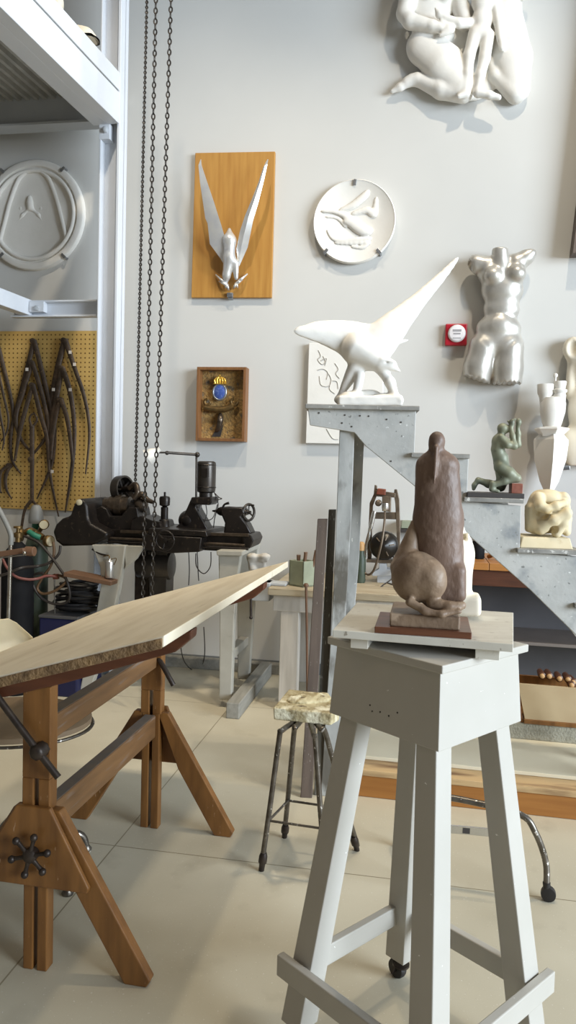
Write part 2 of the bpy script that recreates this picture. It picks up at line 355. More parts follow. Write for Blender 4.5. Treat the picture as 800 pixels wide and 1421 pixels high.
    for _ in range(smooth):
        nb = np.zeros_like(V); nc = np.zeros((len(V), 1))
        for i in range(4):
            a_ = Fq[:, i]; b_ = Fq[:, (i+1) % 4]; np.add.at(nb, a_, V[b_]); np.add.at(nc, a_, 1); np.add.at(nb, b_, V[a_]); np.add.at(nc, b_, 1)
        V = V*.5+.5*nb/np.maximum(nc, 1)
    return V, Fq
def sculpt_px(pl, prims, off=0.0, **kw):
    """forms given as (photo x, depth, photo y) at the plane's distance; depth in the same units, negative towards the room"""
    V, Fq = sculpt(prims, **kw); mb = MB()
    kk = pl.k(float(V[:, 0].mean()), float(V[:, 2].mean()), off)
    vs = []
    for x, y, z in V:
        a, zz = pl.sz(float(x), float(z), off); vs.append(pl.L(a, off-float(y)*kk, zz))
    mb.add(vs, [tuple(int(i) for i in q) for q in Fq]); return mb
def limbs(pts, rs, flat=1.0, n=5):
    p = catmull(pts, n); r = catmull([(v, 0, 0) for v in rs], n)
    return [('c', tuple(p[i]), tuple(p[i+1]), r[i].x, r[i+1].x, flat) for i in range(len(p)-1)]
def limb(pts, rs, y=0, flat=1.0):   # pts (x, z) or (x, y, z)
    q = [(p[0], y, p[1]) if len(p) == 2 else p for p in pts]
    return [('c', q[i], q[i+1], rs[i], rs[i+1], flat) for i in range(len(q)-1)]
def blade(mb, pl, Lp, Rp, off, ridge, thick, ref=None):
    """a tapering blade between two matching edges given as photo points; off/ridge per section in metres"""
    n = len(Lp); vs = []; fs = []
    off = lerp_list(off, n); ridge = lerp_list(ridge, n)
    for i in range(n):
        r = off[i] if ref is None else ref
        a0, z0 = pl.sz(*Lp[i], r); a1, z1 = pl.sz(*Rp[i], r)
        vs += [pl.L(a0, off[i], z0), pl.L((a0+a1)/2, off[i]+ridge[i], (z0+z1)/2), pl.L(a1, off[i], z1), pl.L((a0+a1)/2, off[i]-thick, (z0+z1)/2)]
    for i in range(n-1):
        for k in range(4): fs.append((i*4+k, i*4+(k+1) % 4, i*4+4+(k+1) % 4, i*4+4+k))
    fs.append((0, 1, 2, 3)); fs.append(tuple((n-1)*4+k for k in range(4))[::-1])
    return mb.add(vs, fs)
# =================================================================== THE SETTING
M0 = WP
fl = MB().box(WP, -6, 6, -.05, 9, -.06, 0); solo('floor', fl, floor_m, None, None, WP.L(-1.18, 2.8, 0), TH, kind='structure', smooth=False)
wl = MB().box(WP, -6, 6, -.2, 0, 0, 7.5); solo('wall_back', wl, plaster_w, None, None, WP.L(0, 0, 0), TH, kind='structure', smooth=False)
bb = MB().box(WP, -6, 6, 0, .012, 0, .085); solo('baseboard_back', bb, base_m, None, None, WP.L(0, 0, 0), TH, kind='structure', smooth=False)
lg = MB().box(WP, -2.3, -.75, .012, .1, 0, .075); solo('trim_2', lg, beam_g, None, None, WP.L(-1, 0, 0), TH, kind='structure', smooth=False, bevel=.004)
# steel mezzanine on the left
sc0, sc1 = -2.332, -2.182; zt = WP.sz(155, 172, .5)[1]; zd = WP.sz(160, 127, .5)[1]; zk = WP.sz(160, 101, .5)[1]
MZ = Pl(math.radians(13.9), WP.L(sc1, .5, 0)); sm = WP.L(sc1, .5, 0).dot(MZ.T)
mz = thing('trim_1', None, None, WP.L(sc0, .42, 0), TH, kind='structure')
c = MB(); c.box(WP, sc1-.02, sc1, .36, .5, 0, 7.5); c.box(WP, sc0, sc0+.012, .36, .5, 0, 7.5); c.box(WP, sc0, sc1, .41, .425, 0, 7.5); part('column', c, steel_w, mz, False, .003)
e = MB(); e.box(MZ, sm-.09, sm-.004, 0, 5.0, zt, zd-.01); e.box(MZ, sm-.2, sm-.09, 0, 5.0, zt, zt+.02); part('edge_beam', e, steel_w, mz, False, .003)
e = MB(); e.box(MZ, sm-.1, sm-.016, 0, 5.0, zd-.01, zd+.006); part('joint_strip', e, base_m, mz, False)
e = MB(); e.box(MZ, sm-.06, sm-.006, 0, 5.0, zd+.006, zk); part('kick_plate', e, steel_w, mz, False, .003)
d = MB(); xs = []; a = -5.6
while a < sc1-.2:
    xs += [(a, 0), (a+.008, .03), (a+.034, .03), (a+.042, 0)]; a += .07
ring = [(x, zd-.09+z) for x, z in xs] + [(x, zd-.09+z+.01) for x, z in xs[::-1]]
nn = len(xs); vs = []; fs = []
zq = WP.sz(80, 131, .3)[1]
for x, z in xs: vs += [WP.L(x, .24, zq+z), WP.L(x-.36, 5.4, zq+z), WP.L(x, .24, zq+.012+z), WP.L(x-.36, 5.4, zq+.012+z)]
for i in range(nn-1): b0 = i*4; b1 = b0+4; fs += [(b0, b0+1, b1+1, b1), (b0+2, b1+2, b1+3, b0+3)]
d.add(vs, fs); d.prism([WP.L(a_, o_, zq+.046) for a_, o_ in ((-5.6, .02), (sc1-.145, .02), (sc1-.145, .24), (sc1-.51, 5.4), (-5.6, 5.4))], [WP.L(a_, o_, zq+.08) for a_, o_ in ((-5.6, .02), (sc1-.145, .02), (sc1-.145, .24), (sc1-.51, 5.4), (-5.6, 5.4))]); part('deck', d, deck_m, mz, False)
z1 = WP.sz(80, 176, .25)[1]; z2 = WP.sz(80, 128, .25)[1]
e = MB(); e.box(WP, -5.6, sc0, .22, .239, z1, zq+.045); e.box(WP, -5.6, sc0, .2, .33, z1-.012, z1+.006); part('cross_beam', e, steel_g, mz, False, .002)
z1 = WP.sz(90, 440, .4)[1]; z2 = WP.sz(90, 417, .4)[1]
e = MB(); e.box(WP, -3.05, sc0, .36, .372, z1, z2); e.box(WP, -3.05, sc0, .36, .42, z1, z1+.012); e.box(WP, -3.05, sc0, .36, .42, z2-.012, z2); part('lower_channel', e, steel_w, mz, False, .002)
sa = WP.sz(41, 425, .42)[0]; z1 = WP.sz(41, 437, .42)[1]; z2 = WP.sz(41, 415, .42)[1]
m0 = WP.L(sa, .38, 0); MC = Pl(math.radians(13.9), m0); smc = m0.dot(MC.T)
e = MB(); e.box(MC, smc-.08, smc, 0, 4.8, z1, z2); part('side_channel', e, steel_w, mz, False, .004)
s1 = WP.sz(52, 428, .43)[0]; zc = WP.sz(52, 428, .43)[1]
e = MB(); e.box(WP, sa, s1+.05, .375, .43, z1+.02, z2-.02); p_ = part('splice_plate', e, steel_w, mz, False, .003)
e = MB().lathe([(.02, 0), (.02, .02), (.012, .024)], WP.L(s1, .43, zc), -WP.N, 6); part('bolt', e, steel_g, p_)
a, z = WP.sz(147, 181, .5)
e = MB(); e.box(WP, a-.05, a+.03, .42, .503, z-.06, z+.05); p_ = part('corner_plate', e, steel_w, mz, False, .003)
e = MB().lathe([(.022, 0), (.022, .02), (.014, .026)], WP.L(a, .503, z), -WP.N, 6); part('bolt', e, steel_g, p_)
# plaster lumps stored on the mezzanine
dtop = zq+.0805
for (x, y, rr, lab) in ((118, 58, 17, 'pale plaster fragment standing on the mezzanine deck beside the steel column'), (78, -2, 9, 'white plaster lump at the upper edge of the picture above the mezzanine deck')):
    mb = sculpt_px(WP, [('e', (x, 0, y), (rr, rr*.8, rr*1.2)), ('e', (x-rr*.5, 0, y-rr*.35), (rr*.8, rr*.7, rr)), ('e', (x+rr*.3, -2, y+rr*.8), (rr*.9, rr*.8, rr)), ('b', (x-2, -2, y+rr*2.2), (rr*1.05, rr*.95, rr*2.2), 3), ('b', (x, 0, y+90), (rr*.8, rr*.7, 70), 3)], off=.8, k=5, n=50, rough=(5, .8))
    for v in mb.v: v.z = max(v.z, dtop)
    solo('plaster_fragment', mb, cream_pl, lab, 'plaster cast', WP.m(x, y, .8), TH)
# =================================================================== WALL PIECES
def clips(parent, pl, spots, off):
    for x, y, ang in spots:
        a, z = pl.sz(x, y, off); c = MB(); ca, sa_ = math.cos(ang), math.sin(ang)
        pts = [(a+ca*u-sa_*w, z+sa_*u+ca*w) for u, w in ((-.022, -.011), (.022, -.011), (.022, .011), (-.022, .011))]
        c.prism([pl.L(p, off+.006, q) for p, q in pts], [pl.L(p, off, q) for p, q in pts])
        far = [(a+ca*u-sa_*w, z+sa_*u+ca*w) for u, w in ((.012, -.008), (.022, -.008), (.022, .008), (.012, .008))]
        c.prism([pl.L(p, off, q) for p, q in far], [pl.L(p, 0, q) for p, q in far])
        part('clip', c, clip_m, parent, False, .002)
# large round cast with arches
a, z = WP.sz(45.5, 298, .04); t = thing('round_relief', 'large round white plaster relief with arched bands, hung above the pegboard', 'relief', WP.L(a, 0, z), TH)
R = .425; c0 = WP.L(a, 0, z)
d = MB().lathe([(R, 0), (R, .035), (R-.01, .045), (R-.05, .045), (R-.06, .03), (.001, .03)], c0, -WP.N, 72); part('disc', d, white_pl, t)
d = MB().torus(WP.L(a, .035, z), WP.N, R-.085, .018, 64, 8, sx=1, sy=1)
for sg in (-1, 1):
    pts = [(a+sg*.06, z+.335), (a+sg*.13, z+.27), (a+sg*.2, z+.1), (a+sg*.245, z-.06), (a+sg*.285, z-.2)]
    d.tube(catmull([WP.L(p, .036, q) for p, q in pts]), .018, 8, flat=(WP.N, .8))
part('arched_band', d, white_pl, t)
fg = sculpt_px(WP, [('e', (45, -7, 285), (4, 3, 8)), ('c', (45, -7, 276), (45, -7, 284), 2.4, 3)] + limb([(45, 290), (34, 300), (22, 318)], [3, 2.2, 1], -4) + limb([(45, 290), (56, 300), (66, 318)], [3, 2.2, 1], -4) + [('e', (31, -4, 291), (3, 2, 4)), ('e', (59, -4, 291), (3, 2, 4))], off=0, k=4, n=60, flatback=-4)
part('winged_figure', fg, white_pl, t)
clips(t, WP, [(3, 237, 2.4), (87, 235, .75), (88, 355, -.75), (2, 354, -2.4)], .047)
# pegboard
p0 = WP.sz(0, 458, .02); p1 = WP.sz(128, 710, .02)
peg = MB().box(WP, -3.75, p1[0]+.02, .012, .024, p1[1], p0[1]-.01); t = thing('pegboard', 'yellow brown perforated board holding dark iron calipers on the wall', 'pegboard', WP.L(-3.2, .012, p1[1]), TH)
part('panel', peg, peg_m, t, False)
fr = MB(); fr.box(WP, -3.7, p1[0], 0, .012, p1[1]+.02, p1[1]+.06); part('batten', fr, bench_w, t, False); fr = MB(); fr.box(WP, -3.7, p1[0], 0, .012, p0[1]-.08, p0[1]-.04); part('batten', fr, bench_w, t, False)
def caliper(label, legs, pivot=None, tags=(), y0=.045, name='caliper'):
    w = [(x*.25, 440+y*.25) for l, r in legs for x, y in l]
    cx = sum(p[0] for p in w)/len(w); cy = sum(p[1] for p in w)/len(w)
    t = thing(name, label, 'caliper', WP.m(cx, cy, y0), TH, group='iron calipers on the pegboard')
    for i, (pts, r) in enumerate(legs):
        mb = MB().ptube(WP, [(x*.25, 440+y*.25, y0+.012*(i % 2)) for x, y in pts], [v*.25 for v in r], 8, 6, flat=.55); part('leg', mb, iron_m, t)
    if pivot:
        mb = MB().lathe([(.022, 0), (.022, .03), (.012, .036)], WP.m(pivot[0]*.25, 440+pivot[1]*.25, y0-.02), -WP.N, 14); part('pivot', mb, iron_m, t)
        mb = MB().tube([WP.m(pivot[0]*.25, 440+pivot[1]*.25, .024), WP.m(pivot[0]*.25, 440+pivot[1]*.25, y0)], .006, 8); part('peg', mb, iron_m, t)
    for x, y in tags:
        a, z = WP.sz(x*.25, 440+y*.25, y0+.03); part('tag', MB().box(WP, a-.01, a+.01, y0+.022, y0+.03, z-.012, z+.012), tag_m, t, False)
    return t
caliper('tallest pointed iron caliper in the middle of the pegboard', [([(190, 128), (140, 330), (90, 520), (60, 650), (66, 790), (118, 872)], [14, 15, 13, 11, 9, 4]), ([(190, 128), (240, 330), (280, 500), (303, 640), (285, 820), (205, 1010)], [14, 15, 13, 12, 10, 4])], (190, 135), (), .04)
caliper('iron caliper nested second inside the tallest one', [([(180, 250), (125, 420), (88, 560), (118, 680), (178, 752)], [13, 15, 13, 10, 7]), ([(180, 250), (225, 400), (262, 560), (256, 660), (190, 755)], [13, 14, 12, 10, 7])], (180, 255), [(148, 290)], .06)
caliper('smallest iron caliper nested innermost on the pegboard', [([(184, 375), (140, 520), (105, 660), (82, 800)], [13, 14, 12, 7]), ([(184, 375), (225, 540), (262, 680), (272, 860)], [13, 14, 12, 7])], (184, 380), (), .08)
caliper('forked iron tongs with a claw top and split lower ends', [([(178, 600), (178, 800), (178, 1020)], [15, 13, 11]), ([(176, 610), (164, 570), (172, 545), (194, 532)], [8, 7, 6, 3]), ([(180, 610), (204, 575), (200, 550), (186, 534)], [8, 7, 6, 3]), ([(178, 1015), (138, 1070), (118, 1180)], [11, 9, 8]), ([(178, 1015), (215, 1062)], [10, 5])], (178, 790), (), .1, 'tongs')
caliper('widest iron caliper with a broad bow beside the steel column', [([(360, 125), (325, 260), (290, 430), (268, 640), (276, 860), (326, 1108)], [17, 17, 15, 12, 10, 4]), ([(362, 125), (410, 270), (470, 450), (497, 640), (475, 872)], [17, 13, 11, 9, 4])], (360, 132), [(388, 195), (412, 262), (288, 857)], .045)
caliper('medium bowed iron caliper hung under the widest one', [([(345, 280), (318, 420), (292, 560), (272, 690)], [17, 16, 13, 9]), ([(345, 280), (385, 400), (410, 560), (412, 700), (394, 880), (362, 1085)], [17, 15, 13, 12, 11, 4])], (345, 285), [(388, 403), (295, 402)], .07)
caliper('short bowed iron caliper hung lowest of the three bowed ones', [([(338, 455), (312, 540), (292, 660), (282, 790)], [15, 13, 12, 8]), ([(338, 455), (372, 560), (392, 690), (402, 800)], [15, 13, 12, 8])], (338, 460), (), .095)
caliper('straight legged iron caliper cut off by the left picture edge', [([(-30, 100), (0, 200), (40, 360), (66, 480), (72, 570)], [12, 13, 12, 10, 7]), ([(-30, 100), (-60, 240), (-90, 420)], [12, 12, 8])], (-30, 105), (), .04)
caliper('thin curling iron caliper at the left edge of the pegboard', [([(-10, 300), (18, 430), (46, 560), (36, 640), (6, 690)], [9, 8, 7, 6, 4]), ([(-10, 300), (-5, 500), (22, 660), (12, 740)], [9, 8, 7, 4])], (-10, 305), (), .06)
caliper('short hooked iron caliper at the lower left of the pegboard', [([(60, 820), (32, 880), (34, 950), (66, 1012)], [10, 12, 9, 3]), ([(60, 820), (5, 860), (0, 960), (12, 975)], [9, 9, 7, 4])], (56, 825), (), .05)
# eagle plaque
a, z = WP.sz(325, 313, .03); t = thing('eagle_plaque', 'orange wooden panel with a silver eagle raising two long wings', 'plaque', WP.m(325, 413, 0), TH)
bd = MB().poly(WP, [(271, 212), (382, 210), (377, 413), (265.5, 413)], .035, .005, .035); part('board', bd, wood_or, t, False, .004)
sp = lambda x, y: (240+.225*x, 190+.225*y)
eg = sculpt_px(WP, [('c', sp(365, 590)[:1]+(-14,)+sp(365, 590)[1:], sp(368, 660)[:1]+(-16,)+sp(368, 660)[1:], 2.5, 9), ('c', (322.8, -16, 338), (322.5, -15, 362), 9, 7), ('c', (322, -15, 362), (317, -10, 386), 8, 5), ('c', (317, -10, 384), (315, -5, 397), 5, 2), ('c', (330, -12, 368), (330, -8, 388), 5, 3)], off=.035, k=4, n=60)
er = part('eagle_body', eg, silver_l, t)
bl = MB(); blade(bl, WP, [sp(181, 152), sp(178, 200), sp(186, 300), sp(200, 420), sp(212, 515), sp(224, 545), sp(233, 665), sp(290, 745), sp(318, 795)], [sp(184, 152), sp(198, 205), sp(230, 300), sp(268, 420), sp(295, 510), sp(305, 545), sp(332, 645), sp(345, 700), sp(340, 790)], [.16, .2, .2, .18, .17, .16, .14, .11, .09], [0, .002, .004, .004, .005, .006, .006, .004, .003], .012, ref=.12)
part('wing', bl, silver_l, er, 20)
bl = MB(); blade(bl, WP, [sp(590, 152), sp(572, 215), sp(545, 300), sp(500, 400), sp(455, 500), sp(420, 590), sp(392, 690), sp(395, 785)], [sp(597, 152), sp(598, 195), sp(570, 320), sp(540, 420), sp(505, 530), sp(478, 640), sp(462, 682), sp(405, 790)], [.16, .2, .2, .18, .17, .15, .12, .09], [0, .008, .015, .02, .02, .02, .02, .01], .012, ref=.12)
part('wing', bl, silver_l, er, 20)
for hx, hy, toes in ((336, 915, [(265, 850), (285, 890), (345, 945), (325, 930)]), (392, 905, [(460, 845), (430, 880), (375, 935), (400, 930)])):
    c = MB()
    x0, y0 = sp(hx, hy)
    for tx, ty in toes: x1, y1 = sp(tx, ty); c.ptube(WP, [(x0, y0, .07), ((x0+x1)/2, (y0+y1)/2, .085), (x1, y1, .05)], [2.4, 1.9, 1.0], 8)
    part('talon', c, silver_l, er)
c = MB(); a, z = WP.sz(320, 409, .04); c.box(WP, a-.022, a+.022, .03, .06, z-.02, z+.012); c.box(WP, a-.018, a+.018, 0, .05, z-.03, z-.02); part('bracket', c, clip_m, t, False, .003)
# shadow box with emblem
k = WP.k(305, 560, .1); D0 = .1
t = thing('emblem_box', 'small brown wooden box frame with a blue crowned emblem inside', 'shadow box', WP.m(306, 612, 0), TH)
q = [WP.sz(x, y, D0) for x, y in ((272.5, 509), (341, 508.5), (340.5, 611.5), (272.5, 611.5))]
a0 = (q[0][0]+q[3][0])/2; a1 = (q[1][0]+q[2][0])/2; z1 = q[0][1]; z0 = q[3][1]
fr = MB(); w = .022; fr.box(WP, a0, a0+w, 0.004, D0, z0, z1); fr.box(WP, a1-w, a1, .004, D0, z0, z1); fr.box(WP, a0+w, a1-w, .004, D0, z1-w, z1); fr.box(WP, a0+w, a1-w, .004, D0, z0, z0+w); part('box_frame', fr, frame_w, t, False, .002)
part('backing', MB().box(WP, a0+w, a1-w, .004, .02, z0+w, z1-w), cork_m, t, False)
eo = .055; cx, cy = 305, 544; A, Z = WP.sz(cx, cy, eo)
c = MB(); c.torus(WP.L(A, eo, Z), WP.N, .05, .008, 32, 8, sy=1.18); ov = part('oval_rim', c, clip_m, t)
c = MB(); c.lathe([(.001, -.004), (.046, -.004), (.048, .002), (.04, .008), (.001, .011)], (0, 0, 0), (0, -1, 0), 32); c.v = [WP.L(A+v.x, eo-v.y, Z+v.z*1.18) for v in c.v]; part('enamel_oval', c, blue_e, ov)
c = MB(); c.poly(WP, [(296.5, 533), (297, 527), (301, 524), (305, 522), (309.5, 523.5), (313.5, 527), (313.8, 533)], eo+.012, eo-.01)
for x in (299, 302, 305.2, 308.5, 311.5): c.ptube(WP, [(x, 532, eo+.012), (305+(x-305)*1.15, 527, eo+.018), (305+(x-305)*.4, 523, eo+.012)], .9, 6)
c.ball(WP.m(305, 521, eo+.004), .008); part('crown', c, gold_m, t)
c = MB(); c.ptube(WP, [(285, 566, .05), (296, 568, .055), (312, 568, .055), (324, 563, .05)], 4.2, 10); c.torus(WP.m(288, 558, .05), WP.N, .022, .012, 16, 8, 0, 4.6); c.torus(WP.m(325, 558, .05), WP.N, .024, .013, 16, 8, 0, 4.6); part('scroll', c, brass_m, t)
c = MB(); c.ptube(WP, [(306, 575, .03), (306, 582, .06), (304, 592, .05), (301, 598, .03)], [3, 4.5, 4, 3], 10); c.torus(WP.m(306, 583, .06), WP.T, .02, .008, 16, 8); part('tap_fitting', c, lathe_l, t)
part('tap_shadow', MB().poly(WP, [(302, 592), (310, 590), (306, 606), (294, 606)], .026, .02), black_slab, t, False)  # flat black piece standing in for the tap's cast shadow on the backing
# round bird relief
A, Z = WP.sz(491.5, 306.5, .06); R = .3; c0 = WP.L(A, 0, Z)
t = thing('bird_medallion', 'round white plaster medallion with long necked flying birds, above the white eagle', 'relief', c0, TH)
part('disc', MB().lathe([(R-.01, .012), (R, .02), (R, .05), (R-.006, .056), (R-.012, .05), (.001, .05)], c0, -WP.N, 72), white_pl, t)
b = lambda x, y: (400+.325*x, 230+.325*y)
V = []
def seg(pts, rs, y): 
    V.extend(limbs([(b(*p)[0], y-.6, b(*p)[1]) for p in pts], rs, .6, 4))
seg([(152, 205), (200, 208), (245, 225), (275, 255), (320, 285), (350, 290)], [1.5, 2, 3, 6, 7, 4], -10); seg([(165, 228), (215, 235), (250, 268)], [1.2, 1.6, 2.5], -9)
seg([(250, 250), (300, 262), (360, 285)], [3, 4, 2], -11); seg([(230, 200), (280, 180), (330, 140), (345, 120)], [2, 4, 4, 1.5], -9.5); seg([(280, 215), (340, 200), (370, 215), (380, 150)], [2, 4, 4, 2], -9.5)
seg([(172, 285), (195, 320), (240, 330), (300, 325), (355, 320)], [1, 1.6, 2.5, 3, 2], -9.5); seg([(205, 340), (270, 340), (350, 338)], [1, 2, 2], -9.5); seg([(275, 355), (320, 358), (345, 340)], [1, 1.6, 1], -9.5)
part('flying_birds', sculpt_px(WP, V, off=0, k=2.5, n=120), white_pl, t)
clips(t, WP, [(493, 253, 1.45), (452.5, 349, -2.2), (526, 349, -.8)], .058)
# large figure relief, top right
F_ = [('e', (600, -13, 2), (31, 14, 46)), ('e', (594, -24, 6), (10, 7, 10)), ('e', (617, -24, 8), (10, 7, 10)), ('e', (602, -14, 50), (30, 12, 26)), ('c', (596, -14, -30), (604, -16, -60), 12, 10), ('e', (607, -18, -78), (18, 17, 22))]
F_ += limb([(571, -22, -10), (567, -24, 10), (563, -25, 34), (570, -28, 45), (600, -33, 55), (612, -35, 59)], [12, 12, 11.5, 11, 8, 6.5])
F_ += [('e', (622, -36, 60), (9, 5, 7))] + [('c', (620+i*2, -38, 61+i), (610+i*3, -38, 70-i*.6), 2.6, 1.8) for i in range(4)] + limb([(618, -36, 55), (612, -38, 50)], [3, 2])
F_ += limb([(592, -14, 74), (616, -18, 98), (641, -20, 126)], [27, 28, 19], flat=.62) + [('e', (586, -12, 74), (21, 11, 24))]
F_ += limb([(642, -15, 136), (612, -13, 130), (580, -11, 116), (566, -11, 119)], [14, 13.5, 9, 6.5]) + limb([(572, -11, 116), (556, -10, 126), (545, -9, 131)], [7.5, 5, 3]) + [('c', (556, -9, 122), (551, -9, 124), 3, 2)]
F_ += [('-c', (574, -27, 104), (634, -30, 142), 1.3, 1.3)]
F_ += limb([(628, -12, -15), (640, -14, 20), (645, -16, 40)], [12, 12, 10]) + limb([(655, -24, 46), (636, -33, 51), (618, -36, 46)], [7.5, 6.5, 5]) + [('e', (611, -37, 42), (7.5, 4.5, 6))] + [('c', (609, -39, 40), (604+i, -39, 34+i*3), 1.9, 1.3) for i in range(3)]
F_ += [('e', (650, -4, 75), (56, 7, 68)), ('e', (697, -10, 8), (27, 12, 45))]
F_ += [('e', (669, -27, 20), (16, 11, 16)), ('e', (668, -26, 42), (13.5, 10, 18)), ('e', (666, -26, 60), (14, 10, 12)), ('c', (665, -30, 0), (667, -29, 12), 5.5, 6.5), ('e', (662, -31, -8), (13, 12, 14))]
F_ += limb([(658, -26, 62), (650, -27, 92), (648, -27, 116), (646, -25, 140)], [9.5, 8, 7, 5]) + limb([(675, -26, 64), (671, -27, 94), (665, -27, 118), (661, -25, 142)], [9.5, 8, 7, 5])
F_ += limb([(646, -26, 142), (636, -28, 147)], [5.5, 3.5]) + limb([(662, -26, 141), (678, -27, 145), (690, -27, 148)], [6.5, 5.5, 4])
F_ += limb([(684, -26, 16), (689, -28, 46), (692, -30, 72)], [7, 6, 5]) + [('e', (694, -31, 80), (5, 4, 8))]
F_ += limb([(699, -11, 26), (710, -12, 85), (716, -12, 128)], [25, 28, 19], flat=.62) + limb([(714, -10, 136), (688, -9, 110), (682, -8, 92)], [13, 10, 9])
F_ += limb([(690, -12, -8), (715, -20, 2), (732, -22, 5)], [11, 9, 7]) + [('e', (700, -14, -58), (18, 16, 22)), ('c', (698, -14, -40), (698, -14, -20), 10, 14)]
t = solo('figure_relief', sculpt_px(WP, F_, off=0, k=3.0, n=190, flatback=-1), white_pl, 'white plaster wall relief of kneeling nudes holding a small child', 'relief', WP.m(640, 150, 0), TH)
# framed panel cut by the right edge of the picture
q = [WP.sz(x, y, .14) for x, y in ((801, 60), (795.5, 351))]
t = thing('framed_panel', 'dark edged panel mostly cut off by the right picture border', 'panel', WP.L(q[1][0]+.5, 0, q[1][1]), TH)
z0 = q[1][1]; a0 = q[1][0]
def lean(u, o, z): return WP.L(a0+u+.075*z, o, z0+z)     # the panel hangs slightly out of true
fr = MB()
for u0, u1, y0, y1 in ((0, .02, 0, 1.9), (.98, 1.0, 0, 1.9), (.02, .98, 0, .02), (.02, .98, 1.88, 1.9)):
    fr.prism([lean(u0, .14, y0), lean(u1, .14, y0), lean(u1, .14, y1), lean(u0, .14, y1)], [lean(u0, .02, y0), lean(u1, .02, y0), lean(u1, .02, y1), lean(u0, .02, y1)])
part('panel_frame', fr, plank_b, t, False, .002)
fr = MB(); fr.prism([lean(.02, .12, .02), lean(.98, .12, .02), lean(.98, .12, 1.88), lean(.02, .12, 1.88)], [lean(.02, .0, .02), lean(.98, 0, .02), lean(.98, 0, 1.88), lean(.02, 0, 1.88)]); part('cast_face', fr, cream_pl, t, False)
# fire alarm
q = [WP.sz(x, y, .05) for x, y in ((619, 449), (649.5, 450), (648.5, 480), (618, 479))]
a0, a1, z0, z1 = q[0][0], q[1][0], q[3][1], q[0][1]; A, Z = WP.sz(634.5, 463, .05)
t = thing('fire_alarm', 'square red fire alarm with a round white face, beside the silver torso', 'fire alarm', WP.L(A, 0, Z), TH)
part('housing', MB().box(WP, a0, a1, .0, .05, z0, z1), red_m, t, False, .008)
fp = part('round_face', MB().lathe([(.062, 0), (.062, .012), (.054, .022), (.048, .024), (.001, .024)], WP.L(A, .05, Z), -WP.N, 36), lens_m, t)
c = MB()
for u, v, w, h in ((0, .018, .06, .016), (0, -.004, .05, .01), (0, -.035, .056, .006)): c.box(WP, A-w/2, A+w/2, .074, .0755, Z+v-h/2, Z+v+h/2)
part('face_print', c, ink_m, fp, False)
# relief board behind the eagle
t = thing('relief_board', 'pale rectangular relief panel with faint carved heads, half hidden behind the white eagle', 'relief', WP.m(470, 616, 0), TH)
part('slab', MB().poly(WP, [(429, 476), (533, 478), (531, 617), (424.5, 615)], .05, .0, .05), white_pl, t, False, .004)
c = MB()
r7 = lambda x, y, o=.052: (400+.325*x, 400+.325*y, o)
for pts in ([(130, 265), (140, 290), (128, 305), (145, 325), (160, 315), (150, 290)], [(125, 350), (150, 345), (170, 360), (165, 390)], [(135, 375), (140, 410), (160, 420), (180, 415)], [(200, 320), (215, 345), (205, 365), (220, 385)], [(170, 360), (185, 390), (178, 430), (200, 450)], [(190, 395), (210, 400), (215, 430)], [(165, 600), (190, 640), (215, 645)], [(140, 310), (165, 300), (158, 330)]):
    c.ptube(WP, [r7(*p) for p in pts], .5, 6)
part('carved_lines', c, carve_m, t)
# silver torso
def tcut(X, Y, Z): return np.maximum(Z-(526+np.clip((X-655)*.35, -3, 8)+1.2*np.sin(X*.9)), -(Z-352))
T_ = [('c', (693, -22, 376), (692, -25, 350), 12, 11), ('e', (695, -15, 384), (33, 17, 22)), ('e', (696, -16, 406), (29, 19, 26)), ('e', (695, -15, 432), (25, 17, 20)), ('e', (691, -15, 460), (31, 19, 22)), ('e', (690, -14, 478), (34, 19, 20)), ('e', (691, -30, 455), (14, 6, 12)),
      ('e', (682, -29, 390), (13, 12, 12)), ('e', (714, -28, 387), (13, 12, 12))]
T_ += limb([(672, -18, 374), (660, -19, 371), (656, -20, 376)], [14, 11, 9]) + limb([(716, -18, 370), (729, -19, 362), (735, -20, 357)], [14, 9.5, 7])
T_ += limb([(670, -15, 486), (663, -14, 512), (660, -13, 540)], [20, 19.5, 18]) + limb([(706, -15, 486), (704, -14, 512), (703, -13, 545)], [20, 20.5, 20])
T_ += [('-e', (692, -27, 347), (8, 9, 7)), ('-e', (652, -22, 378), (5, 9, 10)), ('-c', (687, -38, 492), (684, -31, 535), 1.5, 6), ('-c', (664, -36, 474), (684, -37, 496), 2.2, 1.5), ('-c', (720, -34, 470), (690, -37, 496), 2.2, 1.5)]
t = solo('silver_torso', sculpt_px(WP, T_, off=.01, k=5.5, n=130, flatback=1, cut=tcut), silver_m, 'silver headless female torso hung on the wall', 'sculpture', WP.m(690, 530, 0), TH)
# plaster cast at the right edge
P_ = [('e', (794, -14, 487), (15, 13, 17)), ('e', (812, -14, 500), (18, 14, 34)), ('c', (794, -10, 500), (789, -10, 548), 7, 7), ('e', (806, -14, 572), (20, 15, 34)), ('e', (830, -14, 545), (30, 14, 60)), ('e', (792, -14, 620), (17, 12, 28)), ('e', (818, -14, 620), (30, 16, 30)), ('c', (768, -8, 612), (772, -8, 630), 8, 8), ('-e', (791, -27, 487), (8, 9, 13)), ('-e', (793, -26, 524), (8, 9, 16))]
t = thing('torso_cast', 'cream plaster body cast on the wall at the right picture edge, behind the faceted vessel', 'sculpture', WP.m(815, 640, 0), TH)
part('cast', sculpt_px(WP, P_, off=.005, k=7, n=110, flatback=0, cut=lambda X, Y, Z: Z-646), cream_pl, t)
a, z = WP.sz(784, 648, .06); c = MB(); c.box(WP, a-.03, a+.03, 0, .1, z-.02, z); c.box(WP, a-.03, a+.03, .09, .1, z-.02, z+.01); part('bracket', c, clip_m, t, False, .003)
